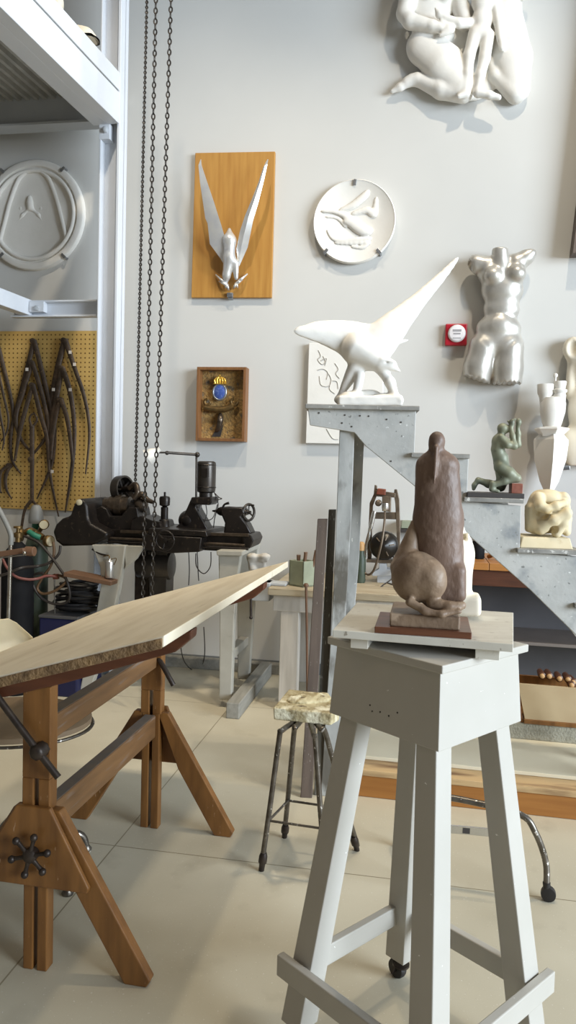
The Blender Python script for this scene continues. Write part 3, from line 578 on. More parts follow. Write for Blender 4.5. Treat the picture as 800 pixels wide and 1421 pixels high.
# faceted vessel
VO = .16; A, Z = WP.sz(766, 600, VO); kv = WP.k(766, 600, VO)
t = thing('faceted_vessel', 'pale grey tapered vessel carrying two cups, above the crouching stone figure', 'sculpture', WP.m(766, 690, VO), TH)
h = lambda y: WP.sz(766, y, VO)[1]-Z
cc = WP.L(A, VO, Z)
part('tapered_body', MB().lathe([(1.5*kv, h(692)), (13*kv, h(668)), (21.5*kv, h(638)), (23.5*kv, h(614)), (23*kv, h(610)), (17*kv, h(603))], cc, (0, 0, 1), 4, math.pi/4+.62), steel_g if False else white_pl, t, 25)
part('collar', MB().lathe([(16*kv, h(606)), (17*kv, h(603)), (24*kv, h(596)), (23*kv, h(594)), (12*kv, h(592))], cc, (0, 0, 1), 6, .5), white_pl, t, 25)
part('bulb', MB().lathe([(11*kv, h(593)), (13*kv, h(588)), (17*kv, h(572)), (17.5*kv, h(560)), (14*kv, h(552)), (4*kv, h(550))], cc, (0, 0, 1), 28), white_pl, t)
for x, r, yt, yb in ((758, 11, 533, 562), (777, 8.5, 530, 562)):
    A2 = WP.sz(x, 540, VO)[0]; c2 = WP.L(A2, VO+(.02 if x > 770 else 0), Z)
    if x < 770: pr = [(7*kv, h(yb)), (8.5*kv, h(552)), (9.5*kv, h(549)), (11*kv, h(546)), (12*kv, h(535)), (11.5*kv, h(533.5)), (10*kv, h(533.5)), (9*kv, h(540)), (.5*kv, h(541))]
    else: pr = [(7*kv, h(575)), (8*kv, h(560)), (8.5*kv, h(549)), (7.5*kv, h(546)), (9.8*kv, h(544)), (9.8*kv, h(541.5)), (7*kv, h(540)), (8.6*kv, h(531)), (8*kv, h(529.5)), (.5*kv, h(530))]
    part('cup', MB().lathe(pr, c2, (0, 0, 1), 28), white_pl, t)
c = MB().ball(WP.m(771.5, 521, VO), 3.2*kv); c.tube([WP.m(771.5, 523, VO), WP.m(771, 548, VO)], 1.5*kv, 8); part('finial', c, white_pl, t)
part('wall_bracket', MB().box(WP, A-.015, A+.015, 0, VO-.02, Z-.02, Z+.01), clip_m, t, False)
# small wall shelf behind the brown sculpture
t = thing('wall_ledge', 'small ledge of two stacked wooden blocks on the wall beside the hanging grinder', 'ledge', WP.m(575, 735, 0), TH)
part('block', MB().poly(WP, [(558, 723), (590, 724), (590, 734), (557, 733)], .12, .0), crate_m, t, False, .003)
part('dark_rail', MB().poly(WP, [(555, 734), (592, 735), (592, 740), (555, 739)], .14, .0), black_slab, t, False, .002)
# chains
def chain(label, p, q, pitch, L_, W_, r):
    p = Vector(p); q = Vector(q); n = int((p-q).length/pitch); mb = MB(); d = (q-p).normalized(); x0 = WP.T; y0 = WP.N
    for i in range(n):
        c = p+d*(pitch*(i+.5)); a = math.pi/4*.35+(math.pi/2 if i % 2 else 0); ax = (x0*math.cos(a)+y0*math.sin(a))
        mb.torus(c, ax, 1.0, r, 12, 5, sx=L_/2-r, sy=W_/2-r, xdir=d)
    return solo('chain', mb, chain_m, label, 'chain', q, TH, group='hoist chains')
top = lambda x, y, off: WP.m(x, y, off)
def up(p, q, z): p = Vector(p); q = Vector(q); return p+(p-q)*((z-p.z)/(p.z-q.z))
a_, b_ = WP.m(204, 0, .9), WP.m(188, 668, .9); chain('tightest fine chain, leftmost of the three, ending at the lathe pulley', up(a_, b_, 5.2), b_, .0155, .0245, .022, .0052)
a_, b_ = WP.m(216.5, 0, 1.15), WP.m(196, 932, 1.15); chain('middle hanging chain of open links, in front of the lathe', up(a_, b_, 5.2), b_, .031, .043, .028, .0052)
a_, b_ = WP.m(237.5, 0, 1.15), WP.m(209, 885, 1.15); chain('rightmost hanging chain, nearest the eagle plaque', up(a_, b_, 5.2), b_, .031, .043, .028, .0052)
# =================================================================== STEPPED STAND WITH SCULPTURES
SP = Pl(math.radians(5), (0.3, 3.5))
def drop(mb, z, zmin=None):
    m_ = min(v.z for v in mb.v); 
    for v in mb.v: v.z += z-m_
    return mb
def polyz(mb, pl, pts, off0, off1, floor_idx=(), z=0.0):
    q = [pl.sz(x, y, off0) for x, y in pts]; q = [(a, z if i in floor_idx else zz) for i, (a, zz) in enumerate(q)]
    return mb.prism([pl.L(a, off0, zz) for a, zz in q], [pl.L(a, off1, zz) for a, zz in q])
st = thing('stepped_stand', 'tall grey painted stepped display stand carrying the white eagle', 'display stand', SP.L(.6, -.15, 0), SP.th)
outline = [(427, 564), (578, 570), (575.5, 630), (651, 635), (648.5, 696), (724, 702), (722, 765), (806, 773), (803, 842), (880, 850), (878, 960), (860, 960), (800, 881), (736, 818), (659, 750), (574, 673), (508, 619), (492, 600), (430.5, 590)]
part('stringer', MB().poly(SP, outline, 0, -.022), greyp, st, False, .003)
# the rear stringer stands a tread's depth behind the front one
q = [SP.sz(x, y, 0) for x, y in outline]
c = MB(); c.prism([SP.L(a, -.3, z if i < 11 else z+.04) for i, (a, z) in enumerate(q)], [SP.L(a, -.322, z if i < 11 else z+.04) for i, (a, z) in enumerate(q)]); part('rear_stringer', c, greyp, st, False)
TZ = []
for x0, y0, x1, y1 in ((424, 557.5, 583, 566), (571.5, 626.5, 653, 631.5), (645, 687, 728, 695), (719, 758, 812, 767), (799, 836, 884, 843)):
    a0, z0 = SP.sz(x0, y0, .03); a1, z1 = SP.sz(x1, y1, .03); z = (z0+z1)/2; TZ.append(z)
    part('tread', MB().box(SP, a0, a1, .03, -.34, z-.021, z), tread_m, st, False, .003)
c = MB()
for (xa, y0, y1) in ((577, 572, 626), (649.5, 636, 690), (723, 704, 758), (804, 775, 836)):
    a, z0 = SP.sz(xa, y0, -.02); z1 = SP.sz(xa, y1, -.02)[1]; c.box(SP, a-.014, a, -.022, -.3, z1, z0)
part('riser', c, greyp, st, False)
c = MB(); polyz(c, SP, [(472.5, 570), (493.5, 570), (488, 718), (480, 853), (467, 1109), (445, 1109), (461, 860), (466, 751)], -.022, -.05, (4, 5)); part('front_post', c, greyp_worn, st, False, .003)
c = MB(); polyz(c, SP, [(484, 575), (507, 575), (499, 774), (493, 842), (480, 1060), (458, 1060), (470, 842)], -.27, -.3, (4, 5)); part('rear_post', c, greyp_worn, st, False, .003)
c = MB(); a0, z0 = SP.sz(868, 900, 0); c.box(SP, a0-.03, a0+.04, -.022, -.05, .1535, z0); c.box(SP, a0-.03, a0+.04, -.27, -.3, .1535, z0); part('end_post', c, greyp_worn, st, False)
c = MB()
for x, y in ((443, 573), (479, 576), (500, 577), (512, 577.5), (537, 582), (475, 587), (488.5, 592), (557, 586), (543, 640)): c.lathe([(.004, 0), (.004, .002)], SP.m(x, y, 0), -SP.N, 8)
part('nail_heads', c, nail_m, st, False)
# white eagle
E_ = [('c', (497, -2, 482), (528, -10, 502), 24, 14), ('e', (538, -14, 506), (13, 9, 8.5)), ('c', (545, -15, 509), (555, -15, 515), 5, 1.4), ('c', (498, 0, 500), (473, 2, 545), 13, 4), ('c', (540, 18, 472), (568, 22, 466), 7, 1.6)]
E_ += limbs([(512, 0, 478), (482, -2, 467), (452, -8, 461), (430, -14, 460), (412, -18, 460.5)], [27, 20.5, 13.5, 7, 1.2], .36, 4)
E_ += limbs([(512, -2, 488), (534, 0, 464), (558, 6, 438), (588, 13, 406), (616, 20, 376), (640, 24, 348)], [24, 21, 15, 8.5, 4.8, 1.3], .42, 4)
E_ += limb([(528, -8, 510), (541, -14, 530), (548, -18, 550)], [8, 7, 6]) + limb([(500, -6, 518), (496, -12, 542)], [7, 6]) + limb([(548, -20, 550), (556, -26, 556)], [4, 2]) + limb([(496, -16, 546), (488, -24, 553)], [4, 2])
E_ += [('b', (514, -2, 556), (44, 26, 7), 3), ('e', (486, -10, 549), (14, 14, 7)), ('e', (534, -6, 551), (18, 16, 7)), ('e', (512, 4, 546), (18, 14, 8)), ('e', (552, 2, 553), (9, 14, 6)), ('e', (472, 4, 552), (8, 14, 6))]
E_ += [('-e', (536.5, -23, 503.5), (3.4, 3, 1.6)), ('c', (530, -22, 500), (545, -23, 503), 1.5, 1.3), ('-c', (545, -21, 513), (556, -17, 516), .7, .7)]
mb = sculpt_px(SP, E_, off=-.13, k=4.5, n=170, rough=(7, .25)); drop(mb, TZ[0]); solo('eagle_sculpture', mb, white_pl, 'white plaster eagle with one wing raised, on the top step', 'sculpture', SP.m(512, 562, -.13), SP.th)
# green bronze kneeling figure
t = thing('kneeling_bronze', 'green bronze kneeling man hiding his face in his hands, on the third step', 'sculpture', SP.m(688, 690, -.1), SP.th)
a0, z_ = SP.sz(648, 690, 0); a1 = SP.sz(727, 690, 0)[0]
part('base_slab', MB().box(SP, a0, a1, .02, -.2, TZ[2], TZ[2]+.022), black_slab, t, False, .002)
K_ = [('e', (695, 0, 648), (9, 10, 10)), ('c', (695, 0, 648), (691, 0, 628), 9, 9.5), ('e', (693, 0, 618), (10.5, 11, 12)), ('c', (695, 0, 610), (698, 0, 602), 5, 5), ('e', (698, -1, 599), (8, 7, 7.5)), ('e', (704, -1, 600), (3.5, 5, 5)), ('c', (697, 0, 640), (701, 0, 660), 9, 7)]
K_ += limb([(694, -6, 653), (705, -8, 661), (716, -8, 668)], [9.5, 8.5, 5.5]) + limb([(716, -8, 668), (699, -9, 672), (683, -9, 678)], [5.5, 5, 3.5]) + limb([(682, -9, 675), (681, -9, 683), (690, -10, 686)], [3.6, 3, 2.4])
K_ += limb([(697, 7, 655), (699, 9, 672), (697, 9, 681)], [9, 7.5, 6]) + limb([(698, 9, 679), (680, 9, 676), (666, 9, 671)], [6, 5.5, 4]) + limb([(665, 9, 671), (660, 9, 678), (659, 9, 683)], [3.5, 3.2, 2.6])
K_ += limb([(694, -9, 612), (702, -12, 622), (712, -11, 624)], [5.5, 4.8, 4.4]) + limb([(712, -11, 624), (710, -8, 610), (708, -6, 598)], [4.4, 3.6, 2.8]) + [('e', (710, -6, 592), (3.5, 3, 6))]
K_ += limb([(698, 9, 612), (710, 10, 620), (721, 9, 621)], [5.5, 4.8, 4.4]) + limb([(721, 9, 621), (721, 8, 606), (720, 6, 596)], [4.4, 3.6, 2.8]) + [('e', (721, 4, 590), (4.2, 3.4, 5.5)), ('c', (709, -6, 590), (715, -4, 586), 1.5, 1.2), ('c', (707, -6, 592), (704, -5, 589), 1.4, 1.2)]
mb = sculpt_px(SP, K_, off=-.1, k=3.2, n=130); drop(mb, TZ[2]+.021); part('figure', mb, bronze_g, t)
a0, z_ = SP.sz(709.5, 690, -.06); a1 = SP.sz(725, 690, -.06)[0]; z2 = SP.sz(715, 671, -.06)[1]
part('knee_block', MB().box(SP, a0, a1, -.05, -.12, TZ[2]+.022, z2), redstone, t, False, .002)
# crouching stone figure
t = thing('crouching_stone', 'yellowish stone crouching figure with its head bowed, on the fourth step', 'sculpture', SP.m(760, 760, -.12), SP.th)
a0 = SP.sz(723, 755, 0)[0]; a1 = SP.sz(797, 755, 0)[0]; zt_ = SP.sz(760, 746, -.02)[1]
c = MB(); lo_ = [SP.L(a0, -.005, TZ[3]), SP.L(a1, -.005, TZ[3]), SP.L(a1, -.25, TZ[3]), SP.L(a0, -.25, TZ[3])]; w = .012
c.prism(lo_, [SP.L(a0+w, -.02, zt_), SP.L(a1-w, -.02, zt_), SP.L(a1-w, -.24, zt_), SP.L(a0+w, -.24, zt_)]); part('base_slab', c, stone_c, t, False, .004)
S_ = [('e', (750, 8, 720), (18, 22, 31)), ('e', (760, 2, 700), (23, 20, 13)), ('e', (781, -4, 703), (9.5, 11, 12.5)), ('b', (761, 8, 728), (28, 18, 20), 5), ('e', (748, -6, 738), (16, 14, 11))]
S_ += limb([(744, -14, 698), (745, -22, 709), (752, -25, 714)], [8, 7, 6]) + limb([(752, -25, 714), (765, -25, 709), (778, -20, 706)], [6, 5.5, 5]) + limb([(746, -18, 740), (762, -25, 728), (779, -26, 719)], [9, 8, 7]) + limb([(780, -25, 719), (776, -22, 732), (768, -18, 746)], [7, 6.5, 7]) + limb([(787, 0, 712), (788, 0, 728), (786, -2, 746)], [5, 5.5, 6])
S_ += [('-e', (751, -24, 724), (7, 7, 4.5)), ('-e', (762, -24, 741), (6, 8, 6)), ('-e', (785, -18, 738), (3, 8, 9)), ('-c', (772, -16, 697), (786, -14, 699), 1.5, 1.5), ('-c', (770, -24, 713), (784, -22, 711), 1.6, 1.6)]
mb = sculpt_px(SP, S_, off=-.12, k=3.6, n=130, rough=(9, .2)); drop(mb, zt_-.003); part('figure', mb, stone_c, t)
# two loose planks leaning beside the stand's post
def plank(name, m, label, pts, o0, o1):
    c = MB(); q = [SP.sz(x, y, o0) for x, y in pts]; n = len(pts)
    q = [(a, 0 if i >= n-2 else z) for i, (a, z) in enumerate(q)]
    c.prism([SP.L(a, o0+.001+(0 if i < n-2 else .06), z) for i, (a, z) in enumerate(q)], [SP.L(a, o1+.001+(0 if i < n-2 else .06), z) for i, (a, z) in enumerate(q)])
    solo(name, c, m, label, 'plank', SP.L(sum(a for a, z in q)/n, o0, 0), SP.th, smooth=False, bevel=.003)
plank('plank', plank_b, 'brown grey plank leaning upright beside the dark plank, behind the stool', [(441, 720), (455, 720), (434, 1112), (418, 1112)], -.05, -.072)
plank('plank', plank_d, 'dark grey narrow plank standing between the brown plank and grey post', [(456.5, 707), (467, 707), (450, 1095), (437, 1095)], -.085, -.105)
# =================================================================== MODELLING PEDESTAL
PC = Vector((.37, 1.935, 0)); A0 = math.radians(-92.9)
def cor(hd, z, n=4): return [PC+Vector((hd*math.cos(A0+math.pi/2*i), hd*math.sin(A0+math.pi/2*i), z)) for i in range(4)]
pd = thing('modelling_pedestal', 'grey painted four legged modelling pedestal on casters in the foreground', 'pedestal', PC, 0)
part('top_slab', MB().prism(cor(.259, 1.1), cor(.259, 1.12)), ped_m, pd, False, .003)
c = MB(); ot, ob, it, ib = cor(.233, 1.1), cor(.248, .918), cor(.205, 1.1), cor(.22, .918)
vs = ot+ob+it+ib; fs = []
for i in range(4): j = (i+1) % 4; fs += [(i, j, 4+j, 4+i), (8+i, 8+j, 12+j, 12+i), (i, j, 8+j, 8+i), (4+i, 4+j, 12+j, 12+i)]
c.add(vs, fs); part('apron', c, ped_m, pd, False, .002)
def legring(i, hd, z, w):
    e = [Vector((math.cos(A0+math.pi/2*k), math.sin(A0+math.pi/2*k), 0)) for k in range(4)]
    o = PC+e[i]*hd+Vector((0, 0, z)); u = (e[(i+1) % 4]-e[i]).normalized()*w; v = (e[(i-1) % 4]-e[i]).normalized()*w
    return [o, o+u, o+u+v, o+v]
BW = .066
for i in range(4):
    l = part('leg', MB().prism(legring(i, .19, 1.085, .058), legring(i, .352, .075, .07)), ped_m, pd, False, .003)
    r = legring(i, .352, .075, .07); b = (r[0]+r[2])/2
    c = MB(); c.lathe([(.026, 0), (.026, .006), (.01, .01), (.01, .03)], b-Vector((0, 0, .03)), (0, 0, 1), 14); d = Vector((math.cos(A0+i*1.57+.7), math.sin(A0+i*1.57+.7), 0)); s_ = d.cross(Vector((0, 0, 1)))
    for sg in (-1, 1): c.beam(b+s_*(.016*sg)-Vector((0, 0, .025)), b+d*.015+s_*(.016*sg)-Vector((0, 0, .055)), .004, .022, up=s_)
    cs = part('caster', c, blk_iron, pd)
    c = MB(); w0 = b+d*.015+Vector((0, 0, -.075+.03)); w0.z = .03; c.lathe([(.012, -.012), (.028, -.011), (.03, -.006), (.03, .006), (.028, .011), (.012, .012)], w0, s_, 20); part('caster_wheel', c, blackw, pd)
def hdz(z): return .19+(.352-.19)*(1.085-z)/(1.085-.075)
e = [Vector((math.cos(A0+math.pi/2*k), math.sin(A0+math.pi/2*k), 0)) for k in range(4)]
for i, j, outer in ((3, 0, 1), (0, 1, 1), (1, 2, 0), (2, 3, 0)):
    zc = .225; hd = hdz(zc); n = (e[i]+e[j]).normalized(); u = (e[j]-e[i]).normalized(); 
    p, q = PC+e[i]*hd+Vector((0, 0, zc)), PC+e[j]*hd+Vector((0, 0, zc))
    if outer: p, q = p+n*.014-u*.03, q+n*.014+u*.03
    else: p, q = p-n*.02+u*.03, q-n*.02-u*.03
    part('rail', MB().beam(p, q, .024, .058), ped_m, pd, False, .003)
c = MB()
for x, y in ((514, 978.5), (517, 987), (528, 988), (540, 993.5), (552, 989)):
    n = -(e[0]+e[3]).normalized()*-1; u = (e[3]-e[0]).normalized()
    d_ = ray(x, y); P0 = ot[0]; nrm = (ot[3]-ot[0]).cross(ob[0]-ot[0]).normalized(); tt = (P0-Vector((0, 0, H))).dot(nrm)/d_.dot(nrm); pt = Vector((0, 0, H))+d_*tt
    c.lathe([(.0022, -.001), (.0022, .001)], pt, nrm, 8)
part('nail_holes', c, nail_m, pd, False)
# board on top
bt = 1.165; B_ = [G(462, 874, bt), G(713, 894, bt), G(713, 850, bt), G(496, 836, bt)]
ctr = sum(B_, Vector())/4
bo = thing('modelling_board', 'pale worn square board lying on top of the grey pedestal', 'board', Vector((ctr.x, ctr.y, 1.12)), 0)
part('slab', MB().prism([p-Vector((0, 0, .019)) for p in B_], B_), ped_top, bo, False, .0015)
for f0, f1 in ((.1, .2), (.8, .93)):
    a = lambda f, g: B_[0].lerp(B_[1], f).lerp(B_[3].lerp(B_[2], f), g)
    q = [a(f0, .04), a(f1, .04), a(f1, .96), a(f0, .96)]
    part('batten', MB().prism([Vector((p.x, p.y, 1.1205)) for p in q], [Vector((p.x, p.y, bt-.019)) for p in q]), ped_top, bo, False, .001)
# brown clay group
f0 = G(520, 878.5, bt); f1 = G(655, 887.5, bt); dv = (f1-f0).normalized(); thb = math.atan2(-dv.y, dv.x); BP = Pl(thb, f0); 
s0 = f0.dot(BP.T); s1 = f1.dot(BP.T)
t = thing('clay_group', 'brown clay cloaked woman seen from behind with a resting animal', 'sculpture', BP.L((s0+s1)/2, -.1, bt), thb)
part('wooden_base', MB().box(BP, s0, s1, 0, -.2, bt, bt+.016), wood_db, t, False, .002)
zb = bt+.016; a0 = BP.sz(541, 865, -.015)[0]; a1 = BP.sz(639, 868, -.015)[0]; zp = BP.sz(590, 854, -.015)[1]
part('clay_plinth', MB().box(BP, a0, a1, -.015, -.19, zb, zp), clay_t, t, False, .004)
BO = -.1
Q_ = [('e', (606, 0, 632), (11.5, 12, 13)), ('c', (605, 0, 640), (606, 2, 655), 9.5, 13), ('e', (607, 3, 665), (29, 18, 18)), ('c', (607, 4, 676), (608, 2, 740), 31, 34, .62), ('c', (608, 2, 740), (611, 2, 835), 34.5, 33, .66), ('b', (612, 0, 828), (34, 22, 26), 10), ('c', (605, -15, 642), (602, -21, 690), 3.2, 2), ('-c', (620, -25, 700), (624, -28, 815), 2, 2.5), ('-c', (592, -25, 705), (596, -27, 790), 1.5, 2)]
part('cloaked_figure', drop(sculpt_px(BP, Q_, off=BO, k=6, n=150, rough=(6, .35)), zp-.003), clay_b, t)
Q_ = [('e', (579, -22, 812), (35, 26, 35)), ('e', (598, -30, 815), (22, 20, 28)), ('c', (576, 2, 742), (562, -8, 800), 7, 20), ('e', (610, -34, 848), (14, 10, 7))] + limb([(600, -36, 846), (622, -40, 850), (640, -36, 848)], [7, 7, 5.5]) + limb([(570, -44, 842), (590, -50, 853), (612, -52, 857), (636, -48, 854)], [6, 4.5, 4, 3]) + [('-c', (592, -52, 795), (588, -54, 835), 1.2, 1.2)]
part('resting_animal', drop(sculpt_px(BP, Q_, off=BO, k=6, n=110, rough=(8, .5)), zp-.003), clay_t, t)
# pale plaster piece behind it
WB = -.29
X_ = [('c', (622, 0, 726), (624, 0, 772), 22, 33, .75), ('c', (624, 0, 772), (622, 0, 822), 34, 33, .75), ('b', (628, 0, 843), (39, 22, 14), 6), ('-b', (645, -20, 742), (2.2, 24, 12), 1)]
mb = sculpt_px(BP, X_, off=WB, k=9, n=90, rough=(14, .5)); drop(mb, bt); solo('plaster_bust', mb, cream_pl, 'pale plaster piece standing half hidden behind the brown clay group', 'sculpture', BP.L((s0+s1)/2, WB, bt), thb)
# =================================================================== DRAWING TABLE
pb = Vector((-.733, 2.253, 0)); TT = Pl(math.radians(10.8), pb); s0t = pb.dot(TT.T)
def tl(u, v, z): return TT.L(s0t+u, -v, z)
def tbox(mb, u0, u1, v0, v1, z0, z1): return mb.box(TT, s0t+u0, s0t+u1, -v0, -v1, z0, z1)
def tpoly(mb, pts, v0, v1): return mb.prism([tl(u, v0, z) for u, z in pts], [tl(u, v1, z) for u, z in pts])
tb = thing('drawing_table', 'large wooden drawing table with a tilted pale top and trestle legs', 'table', tl(0, .47, 0), TT.th)
tz = lambda u: 1.12-(.485-u)*.303
c = MB(); V0, V1, U0, U1 = -.262, 1.41, -.4, .485
tpoly(c, [(U0, tz(U0)-.03), (U1, tz(U1)-.03), (U1, tz(U1)), (U0, tz(U0))], V0, V1); top_ = part('tabletop', c, tab_top, tb, False, .004)
c = MB(); tpoly(c, [(U0+.002, tz(U0)-.033), (U1-.004, tz(U1)-.033), (U1-.004, tz(U1)-.006), (U0+.002, tz(U0)-.006)], V0-.006, V0-.0005); part('worn_end_strip', c, tab_edge, top_, False, .003)
for v in (-.035, .915):
    c = MB(); tpoly(c, [(U0+.03, tz(U0+.03)-.034), (U0+.05, tz(U0+.05)-.06), (-.1, tz(-.1)-.1), (.1, tz(.1)-.1), (U1-.05, tz(U1-.05)-.085), (U1-.005, tz(U1)-.06), (U1-.003, tz(U1)-.034)], v, v+.06); part('cleat', c, tab_red, tb, False, .004)
for v, near in ((0, True), (.947, False)):
    for sg in (-1, 1):
        c = MB(); tbox(c, *(sorted((sg*.007, sg*.039))), v-.022, v+.022, 0, .53); part('post_strip', c, tab_wood, tb, False, .003)
        c = MB(); pts = [(sg*.03, .505), (sg*.075, .505), (sg*.372, .02), (sg*.36, 0), (sg*.29, 0), (sg*.125, .27)]
        tpoly(c, pts, v-.02, v+.018); part('splayed_leg', c, tab_wood, tb, False, .004)
    c = MB(); tbox(c, -.045, -.008, v-.024, v+.024, .5, .6); tbox(c, .008, .045, v-.024, v+.024, .5, .6); tbox(c, -.045, .045, v-.024, v+.024, .6, tz(0)-.09); part('upper_post', c, tab_wood, tb, False, .003)
    for vv in ((v-.042,) if near else (v+.024,)):
        c = MB(); gw = 1 if near else .8
        tpoly(c, [(-.18*gw, .275), (.178*gw, .275), (.183*gw, .29), (.055, .52), (-.055, .52), (-.195*gw, .29)], vv, vv+.018); part('gusset_plate', c, tab_wood, tb, False, .004)
for z0, z1 in ((.70, .775), (.40, .495)):
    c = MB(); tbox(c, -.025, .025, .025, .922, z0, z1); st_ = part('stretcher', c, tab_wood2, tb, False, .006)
    c = MB(); tbox(c, -.021, .021, .03, .918, z1+.0002, z1+.0014); part('sheen_top', c, sheen_m, st_, False)  # thin strip painting the window's sheen along the stretcher top
wc = TT.m(42, 1187, .06); wu = TT.T; 
c = MB().lathe([(.02, -.022), (.022, 0), (.022, .008), (.012, .016), (.001, .018)], wc, -TT.N, 16)
for k_ in range(6):
    a = k_*math.pi/3+.28; d = TT.T*math.cos(a)+Vector((0, 0, 1))*math.sin(a); q = wc-TT.N*.004
    c.tube([q+d*.01, q+d*.035, q+d*.056], [.0085, .006, .0075], 8); c.ball(q+d*.06-TT.N*.002, .0115, 10, 8)
part('star_knob', c, blk_iron, tb)
c = MB(); hb = TT.m(53, 1043, .05); c.lathe([(.024, -.03), (.024, .012), (.016, .02)], hb, -TT.N, 8); c.tube([TT.m(-14, 953, .05), TT.m(53, 1043, .052), TT.m(81, 1079, .052)], .0105, 8); part('tilt_lever', c, blk_iron, tb)
c = MB(); c.tube([tl(.03, .93, .735), TT.m(229, 929, -.9), TT.m(241, 951, -.9)], .011, 8); part('far_lever', c, blk_iron, tb)
# drafting stool on the far side of the table
sc_ = Vector((-.95, 2.78, 0)); ds = thing('drafting_stool', 'cream backed drafting stool pushed under the far side of the tilted table', 'stool', sc_, 0)
sb_ = Vector((-1.09, 2.8, 0)); se_ = Vector((-1.0, 2.78, 0))
def ell(mb): mb.v = [Vector((se_.x+(v.x-se_.x)*1.2, v.y, v.z)) for v in mb.v]; return mb
part('seat', ell(MB().lathe([(.001, .57), (.21, .57), (.235, .58), (.235, .598), (.215, .61), (.001, .605)], se_, (0, 0, 1), 48)), seat_b, ds)
part('seat_rim', ell(MB().torus(se_+Vector((0, 0, .57)), (0, 0, 1), .238, .006, 48, 8)), pipe_m, ds)
part('column', MB().lathe([(.05, .09), (.045, .12), (.026, .13), (.026, .34), (.018, .345), (.018, .53), (.09, .54), (.09, .569)], sb_, (0, 0, 1), 24), pipe_m, ds)
c = MB(); vs = []; fs = []; nA, nZ = 15, 9
for s_ in (0, 1):
    for i in range(nA):
        a = math.radians(148)+(i/(nA-1)-.5)*1.4
        for j in range(nZ):
            f = j/(nZ-1); r = .3+.035*math.sin(f*2.5)-s_*.016; e_ = 1-abs(i/(nA-1)-.5)*2; zz = .72+f*.19*min(1, .55+e_*1.2)+.03*(1-min(1, e_*3))*(1-f); vs.append(sc_+Vector((r*math.cos(a), r*math.sin(a)*1.1, zz)))
for i in range(nA-1):
    for j in range(nZ-1):
        a = i*nZ+j; o = nA*nZ; fs += [(a, a+1, a+nZ+1, a+nZ), (o+a, o+a+nZ, o+a+nZ+1, o+a+1)]
edge = [i*nZ for i in range(nA)]+[(nA-1)*nZ+j for j in range(1, nZ)]+[i*nZ+nZ-1 for i in range(nA-2, -1, -1)]+[j for j in range(nZ-2, 0, -1)]
for a, b2 in zip(edge, edge[1:]+edge[:1]): fs.append((a, b2, nA*nZ+b2, nA*nZ+a))
c.add(vs, fs); part('backrest', c, chair_c, ds)
part('back_support', MB().tube(catmull([sc_+Vector((-.1, .06, .562)), sc_+Vector((-.24, .15, .562)), sc_+Vector((-.28, .175, .66)), sc_+Vector((-.27, .18, .76))], 5), .012, 8, flat=((0, 1, 0), 1)), pipe_m, ds)
for q in (G(94, 1241), G(120, 1180), Vector((-1.1, 3.13, 0)), Vector((-1.42, 2.86, 0)), Vector((-1.3, 2.5, 0))):
    q = Vector((q.x, q.y, 0)); hb_ = sb_+Vector((0, 0, .105))
    l = part('base_arm', MB().tube(catmull([hb_, hb_.lerp(q+Vector((0, 0, .105)), .6)-Vector((0, 0, .012)), q.lerp(sb_, .08)+Vector((0, 0, .07)), q+Vector((0, 0, .02))], 5), [.022, .02, .016, .012], 10), pipe_m, ds)
    part('glide', MB().lathe([(.02, 0), (.022, .008), (.012, .022)], q, (0, 0, 1), 16), pipe_m, l)
# =================================================================== LATHE
W_ = WP; lc = .65
lt = thing('metal_lathe', 'old dark metalworking lathe on pale grey legs against the wall', 'lathe', WP.L(WP.sz(230, 740, lc)[0], lc, 0), TH)
def PX(x, y, o): return WP.m(x, y, o)
# bed
c = MB(); c.poly(W_, [(148, 734), (347, 742), (349, 748), (347, 761), (330, 766), (186, 759), (150, 752)], .8, .5, .8); bed = part('bed', c, lathe_m, lt, 30, .006)
c = MB()
for y, o in ((738.5, .81), (738.5, .62)): c.beam(PX(168, y-1, o), PX(346, y+4, o), .035, .02)
part('bed_way', c, lathe_l, bed, False, .003)
c = MB().tube([PX(135, 746, .85), PX(340, 757, .85)], .011, 10); part('lead_screw', c, lathe_l, bed)
c = MB().tube([PX(150, 752, .87), PX(345, 762, .87)], .009, 10); part('feed_rod', c, lathe_m, bed)
# carriage with apron and handwheel
c = MB(); c.poly(W_, [(196, 741), (240, 744), (280, 746), (277, 766), (236, 768), (200, 762)], .93, .8, .93); c.poly(W_, [(206, 733), (286, 737), (288, 745), (205, 742)], .92, .45, .92); cg = part('carriage', c, lathe_m, lt, 30, .006)
hw = PX(229, 750, 1.0); rr = 13*WP.k(229, 750, 1.0)
c = MB().torus(hw, WP.N, rr, .008, 32, 8)
for a in (.3, 2.4, 4.5): c.tube([hw, hw+(WP.T*math.cos(a)+Vector((0, 0, 1))*math.sin(a))*rr], .006, 6)
c.lathe([(.018, -.02), (.018, .012), (.008, .016)], hw, -WP.N, 14); c.tube([hw, hw+WP.N*.09], .01, 8); c.tube([hw+WP.T*rr, hw+WP.T*rr-WP.N*.05], .007, 8); part('handwheel', c, lathe_m, lt)
# gear cover on the left
c = MB(); c.poly(W_, [(73, 738), (77, 728), (86, 719.5), (97, 716), (101, 703), (106, 693.5), (112, 691.5), (118, 695), (121, 703), (122.5, 720), (126, 727), (150, 740), (147, 748), (127, 757), (86, 758), (77, 751)], .92, .5, .92); gc = part('gear_cover', c, lathe_m, lt, 35, .02)
part('cover_boss', MB().lathe([(.02, 0), (.02, .012), (.012, .016)], PX(110.5, 697, .92), -WP.N, 16), gface_m, gc)
